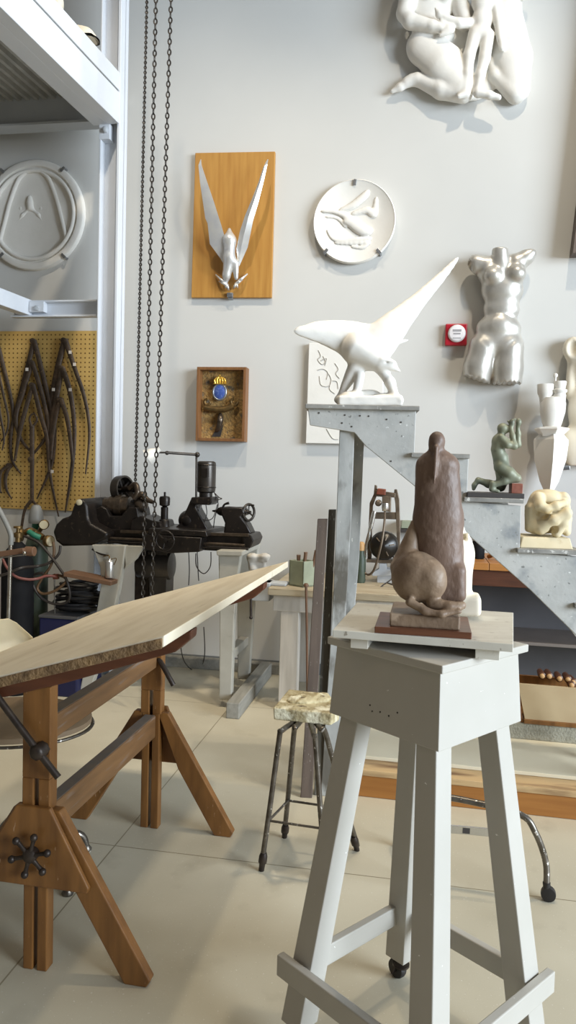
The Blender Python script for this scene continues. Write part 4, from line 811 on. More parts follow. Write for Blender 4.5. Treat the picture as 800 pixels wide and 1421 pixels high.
# headstock
c = MB(); c.poly(W_, [(122, 738), (124, 718), (132, 706), (140, 702), (148, 706), (152, 716), (168, 716), (178, 704), (190, 704), (193, 720), (197, 735)], .78, .54, .78); hs = part('headstock', c, lathe_m, lt, 30, .008)
kk_ = WP.k(150, 705, .66)
def roll(pts, o, ax=None):      # turned piece along the lathe axis: (x, radius px), at height y
    y = pts[0]; x0 = pts[1][0][0]; c_ = PX(x0, y, o); return MB().lathe([(r*kk_, (x-x0)*kk_*1.03) for x, r in pts[1]], c_, WP.T, 28)
part('spindle', roll((705, [(120, 5), (127, 5), (127, 7.5), (131, 7.5), (131, 5), (137, 5), (137, 9), (141, 9), (141, 6), (200, 5)]), .66), lathe_m, lt)
part('step_pulley', roll((701, [(146, 8), (146, 11), (154, 11), (154, 13), (163, 13), (163, 15), (172, 15.5), (172, 13), (181, 13), (181, 6)]), .68), lathe_l, lt)
part('chuck', roll((705, [(184, 5), (184, 12), (191, 12.5), (195, 11), (195, 6), (203, 5)]), .68), lathe_m, lt)
pw = PX(170, 679, .62); c = MB().lathe([(19*kk_, -.03), (19.5*kk_, 0), (19*kk_, .03), (16.5*kk_, .03), (16.5*kk_, -.03), (19*kk_, -.03)], pw+WP.T*.0, WP.T+Vector((0, -.35, .1)), 40)
ring_ = part('flat_pulley', c, motor_m, lt)
ax_ = (WP.T+Vector((0, -.35, .1))).normalized(); x_ = ax_.cross(Vector((0, 0, 1))).normalized(); y_ = ax_.cross(x_)
c = MB().lathe([(.02, -.04), (.02, .1), (.03, .1), (.03, .13)], pw, ax_, 14)
for i in range(5): a = i*2*math.pi/5; c.tube([pw, pw+(x_*math.cos(a)+y_*math.sin(a))*17*kk_], .008, 6)
part('pulley_spokes', c, lathe_m, ring_)
c = MB(); c.poly(W_, [(163, 712), (180, 712), (176, 690), (168, 690)], .66, .58, .66); part('pulley_bracket', c, lathe_m, lt, False, .006)
c = MB().ptube(W_, [(180, 678, .7), (188, 672, .72), (191, 683, .74), (186, 692, .74)], 4, 8); c.ptube(W_, [(186, 690, .72), (197, 686, .74), (204, 693, .74), (213, 697, .76)], [5, 4.5, 4, 2.5], 8); c.ball(PX(196, 700, .7), 10*kk_); part('back_gear', c, lathe_l, lt)
c = MB().poly(W_, [(180, 738), (182, 722), (196, 716), (210, 722), (222, 724), (226, 738)], .8, .52, .8); part('cross_slide', c, lathe_m, lt, False, .008)
# tool post
tp = PX(228, 738, .72); h_ = lambda y: WP.sz(228, y, .72)[1]-tp.z
c = MB().lathe([(8*kk_, h_(738)), (7.5*kk_, h_(722)), (5*kk_, h_(720)), (5*kk_, h_(704)), (3*kk_, h_(703)), (7*kk_, h_(701)), (7.5*kk_, h_(692)), (6.5*kk_, h_(689)), (1.5*kk_, h_(688)), (1.5*kk_, h_(683)), (.5*kk_, h_(682.5))], tp, (0, 0, 1), 20); part('tool_post', c, lathe_m, lt)
# milling column with motor
c = MB(); c.poly(W_, [(236, 738), (250, 726), (258, 708), (266, 690), (276, 690), (272, 704), (274, 708), (283, 724), (290, 738)], .74, .6, .74); c.ball(PX(262, 722, .68), 14*kk_, 16, 12); part('motor_bracket', c, lathe_m, lt, 40, .008)
c = MB(); c.poly(W_, [(265, 690), (294, 690), (294, 698), (290, 701), (266, 700)], .78, .6, .78); part('clamp_block', c, lathe_m, lt, False, .008)
mc = PX(286, 682, .68); h_ = lambda y: WP.sz(286, y, .68)[1]-mc.z
c = MB().lathe([(9*kk_, h_(690)), (9*kk_, h_(684)), (12.5*kk_, h_(682)), (13*kk_, h_(678)), (13*kk_, h_(645)), (12.5*kk_, h_(641.5)), (10*kk_, h_(640)), (.1*kk_, h_(640))], mc, (0, 0, 1), 32)
mo = part('motor', c, motor_m, lt)
c = MB().torus(PX(286, 676, .68), (0, 0, 1), 13.2*kk_, .004, 32, 6); c.torus(PX(286, 645, .68), (0, 0, 1), 13.2*kk_, .004, 32, 6); c.poly(W_, [(280, 650), (288, 650), (288, 662), (280, 662)], .77, .73, .77); part('motor_band', c, lathe_m, mo)
c = MB()
for pts in ([(297, 683, .68), (304, 690, .68), (308, 692, .68), (300, 694, .68)], [(298, 684, .68), (303, 700, .66), (298, 720, .64), (296, 740, .6)], [(272, 700, .7), (277, 716, .72), (286, 722, .72), (296, 718, .7), (302, 700, .68)], [(286, 701, .7), (287, 715, .72), (280, 735, .72)], [(277, 701, .7), (277, 735, .72)]): c.ptube(W_, pts, .7, 6, 8)
part('motor_wiring', c, cable_m, mo)
# tailstock
c = MB(); c.poly(W_, [(310, 741), (312, 726), (307, 714), (305, 705), (336, 704), (340, 712), (334, 717), (343, 728), (349, 741)], .72, .58, .72); ts = part('tailstock', c, lathe_m, lt, 30, .01)
part('quill', roll((709, [(295, 1), (302, 2.4), (302, 4), (306, 6), (318, 7), (337, 6.5), (341, 4), (344, 3)]), .66), lathe_m, ts)
tw = PX(345.5, 711, .66); axw = (WP.T*.8-WP.N*.45).normalized(); r_ = 11*kk_
c = MB().torus(tw, axw, r_, .009, 28, 8); x_ = axw.cross(Vector((0, 0, 1))).normalized(); y_ = axw.cross(x_)
for a in (.5, 2.6, 4.7): c.tube([tw, tw+(x_*math.cos(a)+y_*math.sin(a))*r_], .006, 6)
c.tube([tw-WP.T*.06, tw+axw*.02], .012, 8); c.tube([tw-y_*r_*.9, tw-y_*r_*.9+axw*.045], .006, 8); part('tail_handwheel', c, motor_m, ts)
c = MB().ptube(W_, [(309, 705, .7), (312, 700, .7), (318, 698, .7)], [1.6, 1.4, 2], 8); part('lock_lever', c, lathe_m, ts)
c = MB().poly(W_, [(336, 742), (348, 742), (352, 750), (348, 760), (338, 764)], .82, .52, .82); part('bed_end', c, lathe_m, lt, False, .008)
# legs, feet, drive
c = MB(); c.poly(W_, [(303, 764), (335, 765), (330, 800), (325, 860), (321, 972), (304, 971), (305, 860)], .96, .9, .96); c.poly(W_, [(300, 764), (337, 765), (336, 772), (301, 771)], .98, .42, .98); part('leg', c, cast_w, lt, False, .006)
c = MB(); q = [WP.sz(x, y, .96) for x, y in ((303, 764), (335, 765), (321, 972), (304, 971))]; c.prism([WP.L(a, .46, z) for a, z in q], [WP.L(a, .4, z) for a, z in q]); c.box(WP, q[3][0]+.01, q[2][0]-.01, .44, .92, .3, .36); part('leg', c, cast_w, lt, False, .006)
a0 = G(311, 1000).dot(WP.T); a1 = G(333, 997).dot(WP.T); part('foot_beam', MB().box(WP, a0, a1, 1.16, .13, 0, .1), beam_g, lt, False, .006)
c = MB(); c.poly(W_, [(127, 756), (174, 757), (170, 785), (164, 820), (150, 880), (124, 962), (110, 962), (122, 900), (134, 848), (140, 812), (139, 788)], .96, .9, .96); c.poly(W_, [(172, 757), (200, 758), (190, 775), (174, 790)], .94, .91, .94); part('leg', c, cast_w, lt, False, .006)
c = MB(); q = [WP.sz(x, y, .96) for x, y in ((146, 757), (196, 758), (190, 790), (178, 840), (178, 960), (160, 960), (160, 850), (165, 800))]; c.prism([WP.L(a, .46, z) for a, z in q], [WP.L(a, .4, z) for a, z in q]); part('leg', c, cast_w, lt, False, .006)
zf = min(WP.sz(118, 962, .96)[1], .2)
a0 = G(97, 978).dot(WP.T); a1 = G(122, 977).dot(WP.T); c = MB().box(WP, a0, a1+.03, 1.0, .13, 0, zf); part('foot_beam', c, cast_w, lt, False, .006)
c = MB(); c.lathe([(.05, -.13), (.095, -.12), (.1, -.1), (.1, .1), (.095, .12), (.05, .13)], PX(216, 784, .6), WP.T, 28); c.poly(W_, [(205, 765), (232, 767), (230, 830), (208, 830)], .66, .5, .66); part('drive_motor', c, motor_m, lt)
c = MB(); c.poly(W_, [(187, 772), (208, 773), (206, 838), (186, 838)], .6, .44, .6); part('belt_guard', c, blk_iron, lt, False, .01)
c = MB().beam(PX(95, 795, 1.0), PX(160, 808, 1.0), .14, .028); part('side_shelf', c, tool_br, lt, False, .003)
c = MB().ptube(W_, [(128, 762, .95), (138, 768, .96), (150, 771, .97)], 1.2, 6); part('side_lever', c, lathe_m, lt)
c = MB()
for pts in ([(262, 766, .84), (263, 790, .86), (262, 812, .86)], [(274, 766, .84), (275, 790, .85), (276, 806, .85)], [(293, 766, .84), (292, 786, .86), (283, 796, .86), (273, 786, .86), (272, 768, .84)], [(252, 820, .6), (250, 880, .4), (256, 918, .2), (275, 932, .1), (284, 910, .1), (283, 870, .08)]): c.ptube(W_, pts, .75, 6, 8)
part('hanging_cable', c, cable_m, lt)
# oil can on the side shelf
o_ = PX(152, 804, 1.0); ko = WP.k(152, 800, 1.0); zt0 = PX(152, 804, 1.0).z
oc = thing('oil_can', 'small pale tin oil can standing on the shelf at the lathe leg', 'oil can', o_+Vector((0, 0, .005)), TH)
o_ = o_+Vector((0, 0, .012))
part('can', MB().lathe([(5.6*ko, 0), (6*ko, .004), (6*ko, 22*ko), (5.5*ko, 23*ko), (2.2*ko, 25*ko), (1.6*ko, 27*ko)], o_, (0, 0, 1), 24), can_m, oc)
c = MB().tube(catmull([o_+Vector((0, 0, 26*ko)), o_+Vector((-.01, 0, 31*ko)), o_+WP.T*-.05+Vector((0, 0, 28*ko))], 6), [.005, .002], 8); c.tube(catmull([o_+Vector((0, 0, 25*ko)), o_+WP.T*.045+Vector((0, 0, 27*ko)), o_+WP.T*.03+Vector((0, 0, 18*ko))], 6), .003, 6); part('spout', c, brass_m, oc)
# clamp lamp beside the motor
la = thing('arm_lamp', 'white shaded swing arm lamp reaching out from beside the lathe motor', 'lamp', PX(273, 690, .7), TH)
part('post', MB().tube([PX(272.5, 690, .76), PX(273, 632, .76)], .0075, 8), motor_m, la)
c = MB().tube([PX(274, 631, .76), PX(252, 629.5, .82), PX(230, 628, .9)], .009, 8); c.ball(PX(274, 631, .76), .018); c.ball(PX(232, 628.5, .89), .014); c.tube([PX(230, 628, .9), PX(219, 628, .96)], .006, 8); part('arm', c, motor_m, la)
sd = PX(213, 629, .98); axs = (WP.T*-.75-Vector((0, 0, .55))+WP.N*-.2).normalized()
part('lamp_shade', MB().lathe([(.014, -.05), (.018, -.03), (.03, -.012), (.048, .02), (.054, .045), (.051, .045), (.045, .02), (.026, -.008), (.001, -.02)], sd, axs, 28), shade_m, la)
# =================================================================== GAS WELDING CORNER
def cylinder(name, label, x, r, ytop, off, m, cap):
    a, zt = WP.sz(x, ytop, off); b0 = WP.L(a, off, 0); t = thing(name, label, 'gas cylinder', b0, TH)
    part('bottle', MB().lathe([(r*.9, 0), (r, .02), (r, zt-.17), (r*.93, zt-.12), (r*.7, zt-.05), (r*.35, zt-.01), (r*.25, zt), (.02, zt)], b0, (0, 0, 1), 36), m, t)
    part('valve', MB().lathe([(.018, zt), (.018, zt+.03), (.028, zt+.032), (.028, zt+.06), (.012, zt+.065), (.012, zt+.09), (.03, zt+.092), (.03, zt+.105)], b0, (0, 0, 1), 16), cap, t); return t, a, zt
gk, ak, zk_ = cylinder('gas_cylinder', 'short black gas cylinder standing nearest the left picture edge', 25, .105, 752, 1.0, cyl_k, brass_m)
gg, ag, zg = cylinder('gas_cylinder', 'tall dark green gas cylinder beside the black one, below the pegboard', 50, .085, 738, .72, cyl_g, grn_m)
c = MB().lathe([(.05, -.02), (.052, 0), (.045, .06), (.03, .1), (.02, .11)], WP.L(ag, .72, zg+.08), (0, 0, 1), 20); part('grey_cap', c, capg_m, gg)
c = MB()
for x, y, o, r, ax in ((27, 742, .95, .042, -WP.N), (60.5, 728, .85, .036, -WP.N+WP.T*.4), (67, 752, .9, .038, -WP.N+WP.T*.6)): pass
def gauge(par, x, y, o, r, ax):
    g = part('gauge', MB().lathe([(r*.9, -.025), (r, -.02), (r, .012), (r*.9, .016)], PX(x, y, o), ax, 24), brass_m, par)
    part('gauge_face', MB().lathe([(r*.84, .0165), (r*.84, .0175), (.001, .0175)], PX(x, y, o), ax, 24), gface_m, g)
gauge(gg, 27, 742, .93, .044, -WP.N*.3-WP.T*.9); gauge(gg, 61, 728, .84, .034, -WP.N+WP.T*.4); gauge(gg, 68, 751, .86, .04, -WP.N*.4+WP.T*.9)
c = MB().ptube(W_, [(30, 742, .9), (40, 737, .88), (48, 740, .84), (60, 746, .86)], [3.5, 5, 6, 4], 10); c.ptube(W_, [(58, 732, .8), (54, 738, .78), (50, 742, .74)], 3, 8); part('regulator_body', c, brass_m, gg)
c = MB().ptube(W_, [(40, 738, .92), (48, 743, .93), (56, 746, .92)], 4, 10); part('green_valve', c, grn_m, gg)
def hose(label, pts, r, m): return solo('hose', MB().ptube(W_, pts, r, 8, 8), m, label, 'hose', PX(*pts[-1]), TH, group='welding hoses')
hose('dark hose looping from the gauges down to the black cables', [(34, 744, .95), (52, 752, .97), (64, 764, .98), (78, 782, .98), (92, 804, .98), (97, 826, .97), (92, 836, .95), (76, 838, .95), (58, 830, .96), (46, 812, .97), (48, 798, .97), (60, 795, .98)], 1.9, cable_m)
hose('brown hose making a wide loop beside the green cylinder', [(74, 752, .93), (75, 768, .95), (70, 786, .96), (60, 800, .96), (52, 816, .96), (60, 824, .97), (78, 819, .97), (92, 806, .97), (84, 799, .96), (66, 800, .95)], 1.9, hose_b)
hose('reddish hose drooping in front of the black cylinder', [(4, 776, 1.13), (10, 788, 1.15), (22, 800, 1.15), (38, 804, 1.12), (52, 803, 1.08), (66, 799, 1.0), (80, 801, .96)], 1.9, hose_r)
hose('black hose curling from behind the gear cover to the cylinder', [(84, 757, .95), (82, 768, .96), (74, 777, .97), (64, 783, .98), (50, 786, 1.0), (30, 788, 1.14), (10, 796, 1.16), (-6, 800, 1.16)], 1.9, cable_m)
t = thing('torch_stand', 'bright steel pole stand with a dark arm in front of the black cylinder', 'stand', G(8, 905), TH)
b0 = WP.sz(9, 880, 1.3)[0]
c = MB().tube([WP.L(b0, 1.3, .02), PX(15, 752, 1.3)], 3.0*.0044, 12); c.lathe([(.12, 0), (.12, .012), (.03, .025)], WP.L(b0, 1.3, 0), (0, 0, 1), 28); part('pole', c, chrome, t)
part('bent_tube', MB().ptube(W_, [(15, 756, 1.3), (15, 742, 1.3), (8, 725, 1.3), (-4, 703, 1.3), (-14, 690, 1.3)], 3.6, 12), capg_m, t)
c = MB().beam(PX(-20, 772, 1.3), PX(34, 764, 1.3), .03, .034); c.lathe([(.03, -.03), (.03, .03)], PX(42, 765, 1.26), WP.T, 18); part('arm', c, tool_br, t, 40, .003)
c = MB().beam(PX(-20, 776, 1.31), PX(36, 770, 1.33), .01, .008); c.ball(PX(34, 767, 1.335), .012); part('bright_clip', c, chrome, t)
# blue case with a heap of cable
bo_ = [WP.sz(54, 870, 1.02)[0], G(97, 978).dot(WP.T)-.02]; zc_ = WP.sz(100, 856, 1.02)[1]
t = thing('blue_case', 'dark blue case with a grey lid between the green cylinder and the lathe leg', 'case', WP.L(sum(bo_)/2, .8, 0), TH)
part('body', MB().box(WP, bo_[0], bo_[1], 1.02, .62, 0.0, zc_-.02), blue_b, t, False, .01); part('lid', MB().box(WP, bo_[0]-.004, bo_[1]+.004, 1.025, .615, zc_-.02, zc_), grey_d, t, False, .006)
c = MB(); rnd = random.Random(3); cxx = (bo_[0]*.3+bo_[1]*.7)
for i in range(16):
    R_ = rnd.uniform(.07, .13); zc2 = zc_+.014+i*.0115; ca_ = WP.L(cxx+rnd.uniform(-.05, .05), .8+rnd.uniform(-.04, .04), zc2)
    c.torus(ca_, Vector((rnd.uniform(-.1, .1), rnd.uniform(-.1, .1), 1)), R_*1.2, .011, 28, 6, sy=.8)
solo('cable_coil', c, blackw, 'heap of coiled black cable lying on the blue case', 'cable', WP.L(cxx, .8, zc_), TH)
t = thing('thin_rod_stand', 'thin upright metal rod with a small clamp on the blue case', 'stand', WP.L(WP.sz(76, 850, .95)[0], .95, zc_), TH)
q = WP.L(WP.sz(76, 850, .95)[0], .95, zc_); part('rod', MB().tube([q, PX(75.5, 796, .95)], .0045, 8), pipe_m, t)
c = MB().poly(W_, [(73, 797), (80, 797), (80, 804), (73, 804)], .97, .94, .97); part('clamp', c, rust_m, t, False, .003)
# =================================================================== WORKBENCH IN THE MIDDLE
def PX2(x, y, o): return WP.m(x, y, o)
a0 = WP.sz(372, 817, .95)[0]; a1 = WP.sz(618, 780, .75)[0]-.012; zb_ = WP.sz(410, 818, .95)[1]
wb = thing('workbench', 'pale wooden workbench against the wall behind the upright planks', 'workbench', WP.L((a0+a1)/2, .5, 0), TH)
c = MB(); 
for o0, o1 in ((.95, .6), (.595, .35), (.345, .1)): c.box(WP, a0, a1, o0, o1, zb_-.045, zb_)
part('benchtop', c, bench_w, wb, False, .004)
c = MB(); c.box(WP, a0+.03, a1-.03, .92, .89, zb_-.15, zb_-.046); part('apron', c, bench_g, wb, False, .003); c = MB(); c.box(WP, a0+.03, a1-.03, .18, .15, zb_-.15, zb_-.046); part('apron', c, bench_g, wb, False, .003)
la0 = WP.sz(389, 870, .92)[0]; lw = WP.sz(414, 870, .92)[0]-la0
for s_ in (la0, a1-.2):
    for o in (.915, .24): part('leg', MB().box(WP, s_, s_+lw, o, o-.1, 0, zb_-.046), bench_g, wb, False, .004)
c = MB()
for x in (505, 530): a, z = WP.sz(x, 832, .952); c.box(WP, a-.003, a+.003, .951, .95, zb_-.045, zb_)
solo('iron_rod', MB().tube([PX2(425, 812, .975), PX2(426, 860, .975), PX2(427, 962, .975)], .008, 8).lathe([(.016, -.01), (.018, 0), (.01, .012)], PX2(425, 812, .975), (0, 0, 1), 12), tool_br, 'thin rusty iron rod hanging at the workbench edge beside the brown plank', 'rod', PX2(427, 962, .975), TH)
# bench vise at the left end
t = thing('bench_vise', 'white painted vise head on the workbench end, above the table tip', 'vise', WP.L(WP.sz(357, 800, .8)[0], .8, zb_), TH)
c = sculpt_px(WP, [('e', (351, -2, 772), (7, 8, 5)), ('e', (367, 0, 772), (8, 8, 4.5)), ('b', (359, 2, 775), (14, 7, 4), 2), ('c', (348, 0, 774), (350, 0, 788), 4, 5), ('b', (360, 4, 790), (9, 6, 14), 3)], off=.8, k=4, n=60, rough=(4, .4)); part('vise_head', c, bench_g, t)
c = MB().tube([PX2(348.5, 800, .98), PX2(348.5, 856, .98)], .008, 8); c.ball(PX2(348.5, 857, .98), .012); c.beam(PX2(348.5, 802, .98), PX2(360, 792, .85), .02, .02); part('clamp_screw', c, blk_iron, t)
c = MB().box(WP, WP.sz(350, 800, .8)[0], a0-.002, .88, .72, zb_-.1, zb_+.02); c.box(WP, WP.sz(352, 800, .8)[0], a0+.1, .86, .74, zb_+.0005, zb_+.02); part('vise_base', c, steel_g, t, False, .006)
# box of tools
th_ = TH-math.radians(33); CB = Pl(th_, PX2(421, 812, .86)); sx_ = PX2(421, 812, .86).dot(CB.T)
kq = WP.k(421, 800, .86); bx = thing('tool_box', 'open grey green wooden box of tools on the workbench', 'box', PX2(421, 812, .86), th_)
zb2 = zb_; h_ = 36*kq; LX, LY = .15, .13
def cb(u, v, z): return CB.L(sx_+u, v, z)
ang = math.radians(45)
c = MB(); base = PX2(421, 811, .86); base.z = zb2; eA = (WP.T*.62+WP.N*.78); eB = (WP.T*-.85+WP.N*.53)
def wallp(p, q, n, hh, w=.012): c.prism([p, q, q+n*w, p+n*w], [v+Vector((0, 0, hh)) for v in (p, q, q+n*w, p+n*w)])
pA = base+eA*.12; pB = base+eB*.125; pC = pA+eB*.125
wallp(base, pA, eB, h_); wallp(base, pB, eA, h_); wallp(pA, pC, -eA, h_); wallp(pB, pC, -eB, h_)
c.prism([base, pA, pC, pB], [v+Vector((0, 0, .012)) for v in (base, pA, pC, pB)]); part('box_walls', c, crate_m, bx, False, .002)
ctr_ = (base+pC)/2
for i, (dx, dy, dz, r, lab) in enumerate(((-.03, .0, .0, .012, 'thick brown tool handle sticking out of the tool box, lowest of three'), (.0, .02, .022, .011, 'brown tool handle crossing the middle of the tool box'), (.045, .0, .035, .01, 'brown tool handle at the back of the tool box beside the plank'))):
    p = ctr_+WP.T*dx+WP.N*dy*-1; q = Vector((p.x, p.y, zb2+.02)); e_ = p+WP.T*(.0+.02*i)-WP.N*.01; e_.z = zb2+h_+.035+dz
    solo('chisel', MB().tube([q, q.lerp(e_, .7), e_], [r*.7, r, r*1.15], 10), tool_br, lab, 'tool', q, TH, group='tools in the tool box')
# flexible shaft grinder
gx = .42; t = thing('flexible_shaft_grinder', 'upright motor tool with a hanging hose on the workbench behind the stepped stand', 'grinder', WP.L(WP.sz(533, 800, gx)[0], gx, zb_), TH)
g6 = lambda x, y: (480+x*.1267, 660+y*.1267)
c = MB()
L1 = [g6(*p) for p in ((320, 100), (345, 110), (350, 200), (300, 330), (290, 600), (285, 900), (240, 930), (250, 640), (265, 300), (310, 200))]
c.poly(WP, L1, gx+.02, gx-.02, gx); L2 = [g6(*p) for p in ((535, 150), (565, 150), (590, 260), (600, 600), (595, 940), (560, 940), (560, 600), (545, 300), (530, 210))]
c.poly(WP, L2, gx+.02, gx-.02, gx); c.poly(WP, [g6(*p) for p in ((330, 160), (550, 190), (545, 240), (320, 225))], gx+.03, gx-.02, gx); c.poly(WP, [g6(*p) for p in ((275, 400), (570, 400), (570, 480), (270, 470))], gx+.015, gx-.01, gx); c.poly(WP, [g6(*p) for p in ((235, 905), (595, 915), (590, 955), (235, 940))], gx+.06, gx-.04, gx); part('frame', c, grind_m, t, False, .003)
q0 = g6(420, 1020); q1 = (q0[0], q0[1]+12); c = MB(); c.poly(WP, [g6(*p) for p in ((370, 950), (450, 950), (450, 1010), (560, 1030), (565, 1085), (300, 1090), (290, 1060), (370, 1010))], gx+.05, gx-.05, gx)
aq = WP.sz(*g6(430, 1080), gx)[0]; zz_ = WP.sz(*g6(430, 1080), gx)[1]; c.box(WP, aq-.05, aq+.05, gx+.04, gx-.06, zb_, zz_+.005); part('pedestal_foot', c, steel_g, t, False, .003)
mm = WP.m(*g6(420, 765), gx+.05); km = WP.k(533, 757, gx)
c = MB().lathe([(12*km, -.12), (18*km, -.1), (19.5*km, -.05), (19.5*km, .02), (17*km, .045), (8*km, .06), (3*km, .075), (.5*km, .078)], mm, -WP.N, 36); mo2 = part('motor', c, grind_k, t)
c = MB()
for a in (.2, 1.3, 2.3, 5.2): d = WP.T*math.cos(a)+Vector((0, 0, 1))*math.sin(a); c.beam(mm+d*8*km-WP.N*.063, mm+d*15*km-WP.N*.053, .008, .008, up=-WP.N)
part('motor_fin', c, grind_m, mo2, False, .002)
c = MB().poly(WP, [g6(*p) for p in ((350, 140), (440, 150), (435, 215), (335, 205))], gx+.06, gx-.01, gx+.06); part('rusty_block', c, rust_m, t, False, .004)
c = MB().lathe([(3.5*km, -.05), (4.5*km, -.03), (4.5*km, .02), (3*km, .03)], WP.m(*g6(360, 300), gx+.05), -WP.N, 18); c.poly(WP, [g6(*p) for p in ((400, 220), (500, 230), (495, 400), (400, 390))], gx+.05, gx, gx+.05); part('gear_housing', c, grind_m, t, False, .004)
c = MB().lathe([(4.5*km, -.03), (5.2*km, 0), (4*km, .02), (3*km, .025)], WP.m(*g6(435, 350), gx+.08), (0, 0, -1), 18); part('hose_coupling', c, alu_m, t)
part('flexible_hose', MB().ptube(WP, [g6(*p)+(o,) for p, o in (((432, 380), gx+.08), ((425, 520), gx+.12), ((398, 720), gx+.15), ((350, 920), gx+.15), ((300, 1050), gx+.12), ((245, 1085), gx+.1), ((200, 1040), gx+.08), ((198, 900), gx+.07), ((225, 740), gx+.07), ((262, 600), gx+.06))], 1.6, 10, 8), grind_m, t)
c = MB().ptube(WP, [g6(*p)+(gx+.06,) for p in ((225, 900), (235, 740), (255, 690), (262, 600), (275, 570), (310, 420), (320, 390))], [1.4, 2, 2.2, 2.2, 3, 3.2, 2.6], 12, 3); part('handpiece', c, alu_m, t)
solo('power_cord', MB().ptube(WP, [(546, 772, gx), (551, 786, gx+.05), (545, 802, gx+.15), (532, 812, gx+.2), (527, 818, gx+.26), (540, 820, gx+.28), (550, 814, gx+.24), (538, 809, gx+.2)], .9, 6, 8), cable_m, 'thin dark power cord curled on the workbench under the grinder', 'cord', PX2(540, 815, gx+.2), TH)
t = thing('bottle', 'small greenish bottle with a wooden top beside the grey post on the workbench', 'bottle', WP.L(WP.sz(499, 815, .5)[0], .5, zb_), TH)
ab = WP.sz(500, 815, .5)[0]; bb_ = WP.L(ab, .5, zb_); part('glass_body', MB().lathe([(.03, 0), (.035, .01), (.035, .16), (.02, .2), (.02, .22)], bb_, (0, 0, 1), 20), cyl_g, t); part('stopper', MB().lathe([(.022, .22), (.022, .24), (.022, .27), (.012, .28)], bb_, (0, 0, 1), 16), knob_m, t)
# =================================================================== WORKBENCH ON THE RIGHT
a0 = WP.sz(618, 780, .75)[0]; a1 = a0+2.2; zr = WP.sz(685, 782, .75)[1]
rb = thing('right_workbench', 'dark fronted workbench under the stepped stand', 'workbench', WP.L(a0+1, .4, 0), TH); rb.name = 'workbench.001'
c = MB(); 
for i in range(8): c.box(WP, a0+i*.275, a0+i*.275+.272, .75, .1, zr-.045, zr)
part('benchtop', c, orange_w, rb, False, .003)
part('apron', MB().box(WP, a0+.03, a1-.03, .71, .68, zr-.15, zr-.046), tab_red, rb, False, .003)
part('back_panel', MB().box(WP, a0+.03, a1-.03, .13, .1, .02, zr-.046), und_m, rb, False)
for s_ in (a0+.03, a1-.11):
    for o in (.7, .2): part('leg', MB().box(WP, s_, s_+.07, o, o-.07, 0, zr-.046), tab_red, rb, False, .003)
zs = WP.sz(760, 893, .62)[1]; part('shelf', MB().box(WP, a0+.1, a1-.1, .62, .131, zs-.02, zs), shelf_m, rb, False, .002)
t = thing('jar', 'small dark blue jar on the workbench beside the pale plaster piece', 'jar', WP.L(WP.sz(663, 775, .5)[0], .5, zr), TH)
q = WP.L(WP.sz(663, 775, .5)[0], .5, zr); part('glass', MB().lathe([(.04, 0), (.045, .008), (.045, .1), (.035, .115), (.035, .12)], q, (0, 0, 1), 24), cyl_k, t); part('lid', MB().lathe([(.04, .12), (.04, .14), (.036, .142), (.001, .142)], q, (0, 0, 1), 24), steel_g, t)
t = thing('hand_saw', 'small orange handled saw lying on the workbench beside the blue jar', 'saw', WP.L(WP.sz(682, 778, .55)[0], .55, zr), TH)
q = WP.L(WP.sz(678, 776, .5)[0], .5, zr); part('handle', MB().tube(catmull([q+Vector((0, 0, .015)), q+WP.T*.05-WP.N*.05+Vector((0, 0, .04)), q+WP.T*.1-WP.N*.1+Vector((0, 0, .015))], 5), .014, 10), orange_w, t)
e_ = q+WP.T*.1-WP.N*.1; part('blade', MB().prism([e_+Vector((0, 0, .002)), e_+WP.T*.25+Vector((0, 0, .002)), e_+WP.T*.25+WP.N*.05+Vector((0, 0, .002)), e_+WP.N*.07+Vector((0, 0, .002))], [e_+Vector((0, 0, .004)), e_+WP.T*.25+Vector((0, 0, .004)), e_+WP.T*.25+WP.N*.05+Vector((0, 0, .004)), e_+WP.N*.07+Vector((0, 0, .004))]), alu_m, t, False)
# =================================================================== LOW PLATFORM AND WHAT LIES ON IT
f0 = G(490, 1104); f1 = G(800, 1138); d_ = (f1-f0).normalized(); PPl = Pl(math.atan2(-d_.y, d_.x), f0); u0 = f0.dot(PPl.T); u1 = u0+1.7
ph = .135
pf = thing('low_platform', 'low honey coloured timber platform on the floor behind the pedestal', 'platform', PPl.L((u0+u1)/2, -.3, 0), PPl.th)
part('front_board', MB().box(PPl, u0, u1, 0, -.03, .0, ph-.03), orange_w, pf, False, .004)
part('back_board', MB().box(PPl, u0, u1, -.72, -.75, .0, ph-.03), orange_w, pf, False, .004)
part('side_board', MB().box(PPl, u0, u0+.03, -.031, -.719, .0, ph-.03), orange_w, pf, False, .004); part('side_board', MB().box(PPl, u1-.03, u1, -.031, -.719, .0, ph-.03), orange_w, pf, False, .004)
c = MB()
for i in range(5): c.box(PPl, u0-.005, u1, .008-i*.153, .008-i*.153-.15, ph-.03, ph)
part('deck_boards', c, plat_t, pf, False, .003)
bz = ph+.018; qf = PPl.sz(560, 1052, -.0)[0]
bf0 = G(500, 1048, bz); off_b = PPl.D-bf0.dot(PPl.N)
solo('cream_board', MB().box(PPl, u0+.01, u1-.02, off_b, -.74, ph+.0005, bz), cream_b, 'long cream board lying on top of the low platform', 'board', PPl.L(u0+.8, off_b-.1, ph), PPl.th, smooth=False, bevel=.002)
k0 = G(704, 1024, bz); ok_ = min(PPl.D-k0.dot(PPl.N), -.3); uk = PPl.sz(704, 1015, ok_)[0]; zk0 = PPl.sz(704, 1001, ok_)[1]
solo('concrete_block', MB().box(PPl, uk, uk+.75, ok_, ok_-.3, bz, zk0), conc_b, 'rough grey concrete slab under the tray on the low platform', 'slab', PPl.L(uk+.3, ok_-.1, bz), PPl.th, smooth=False, bevel=.006)
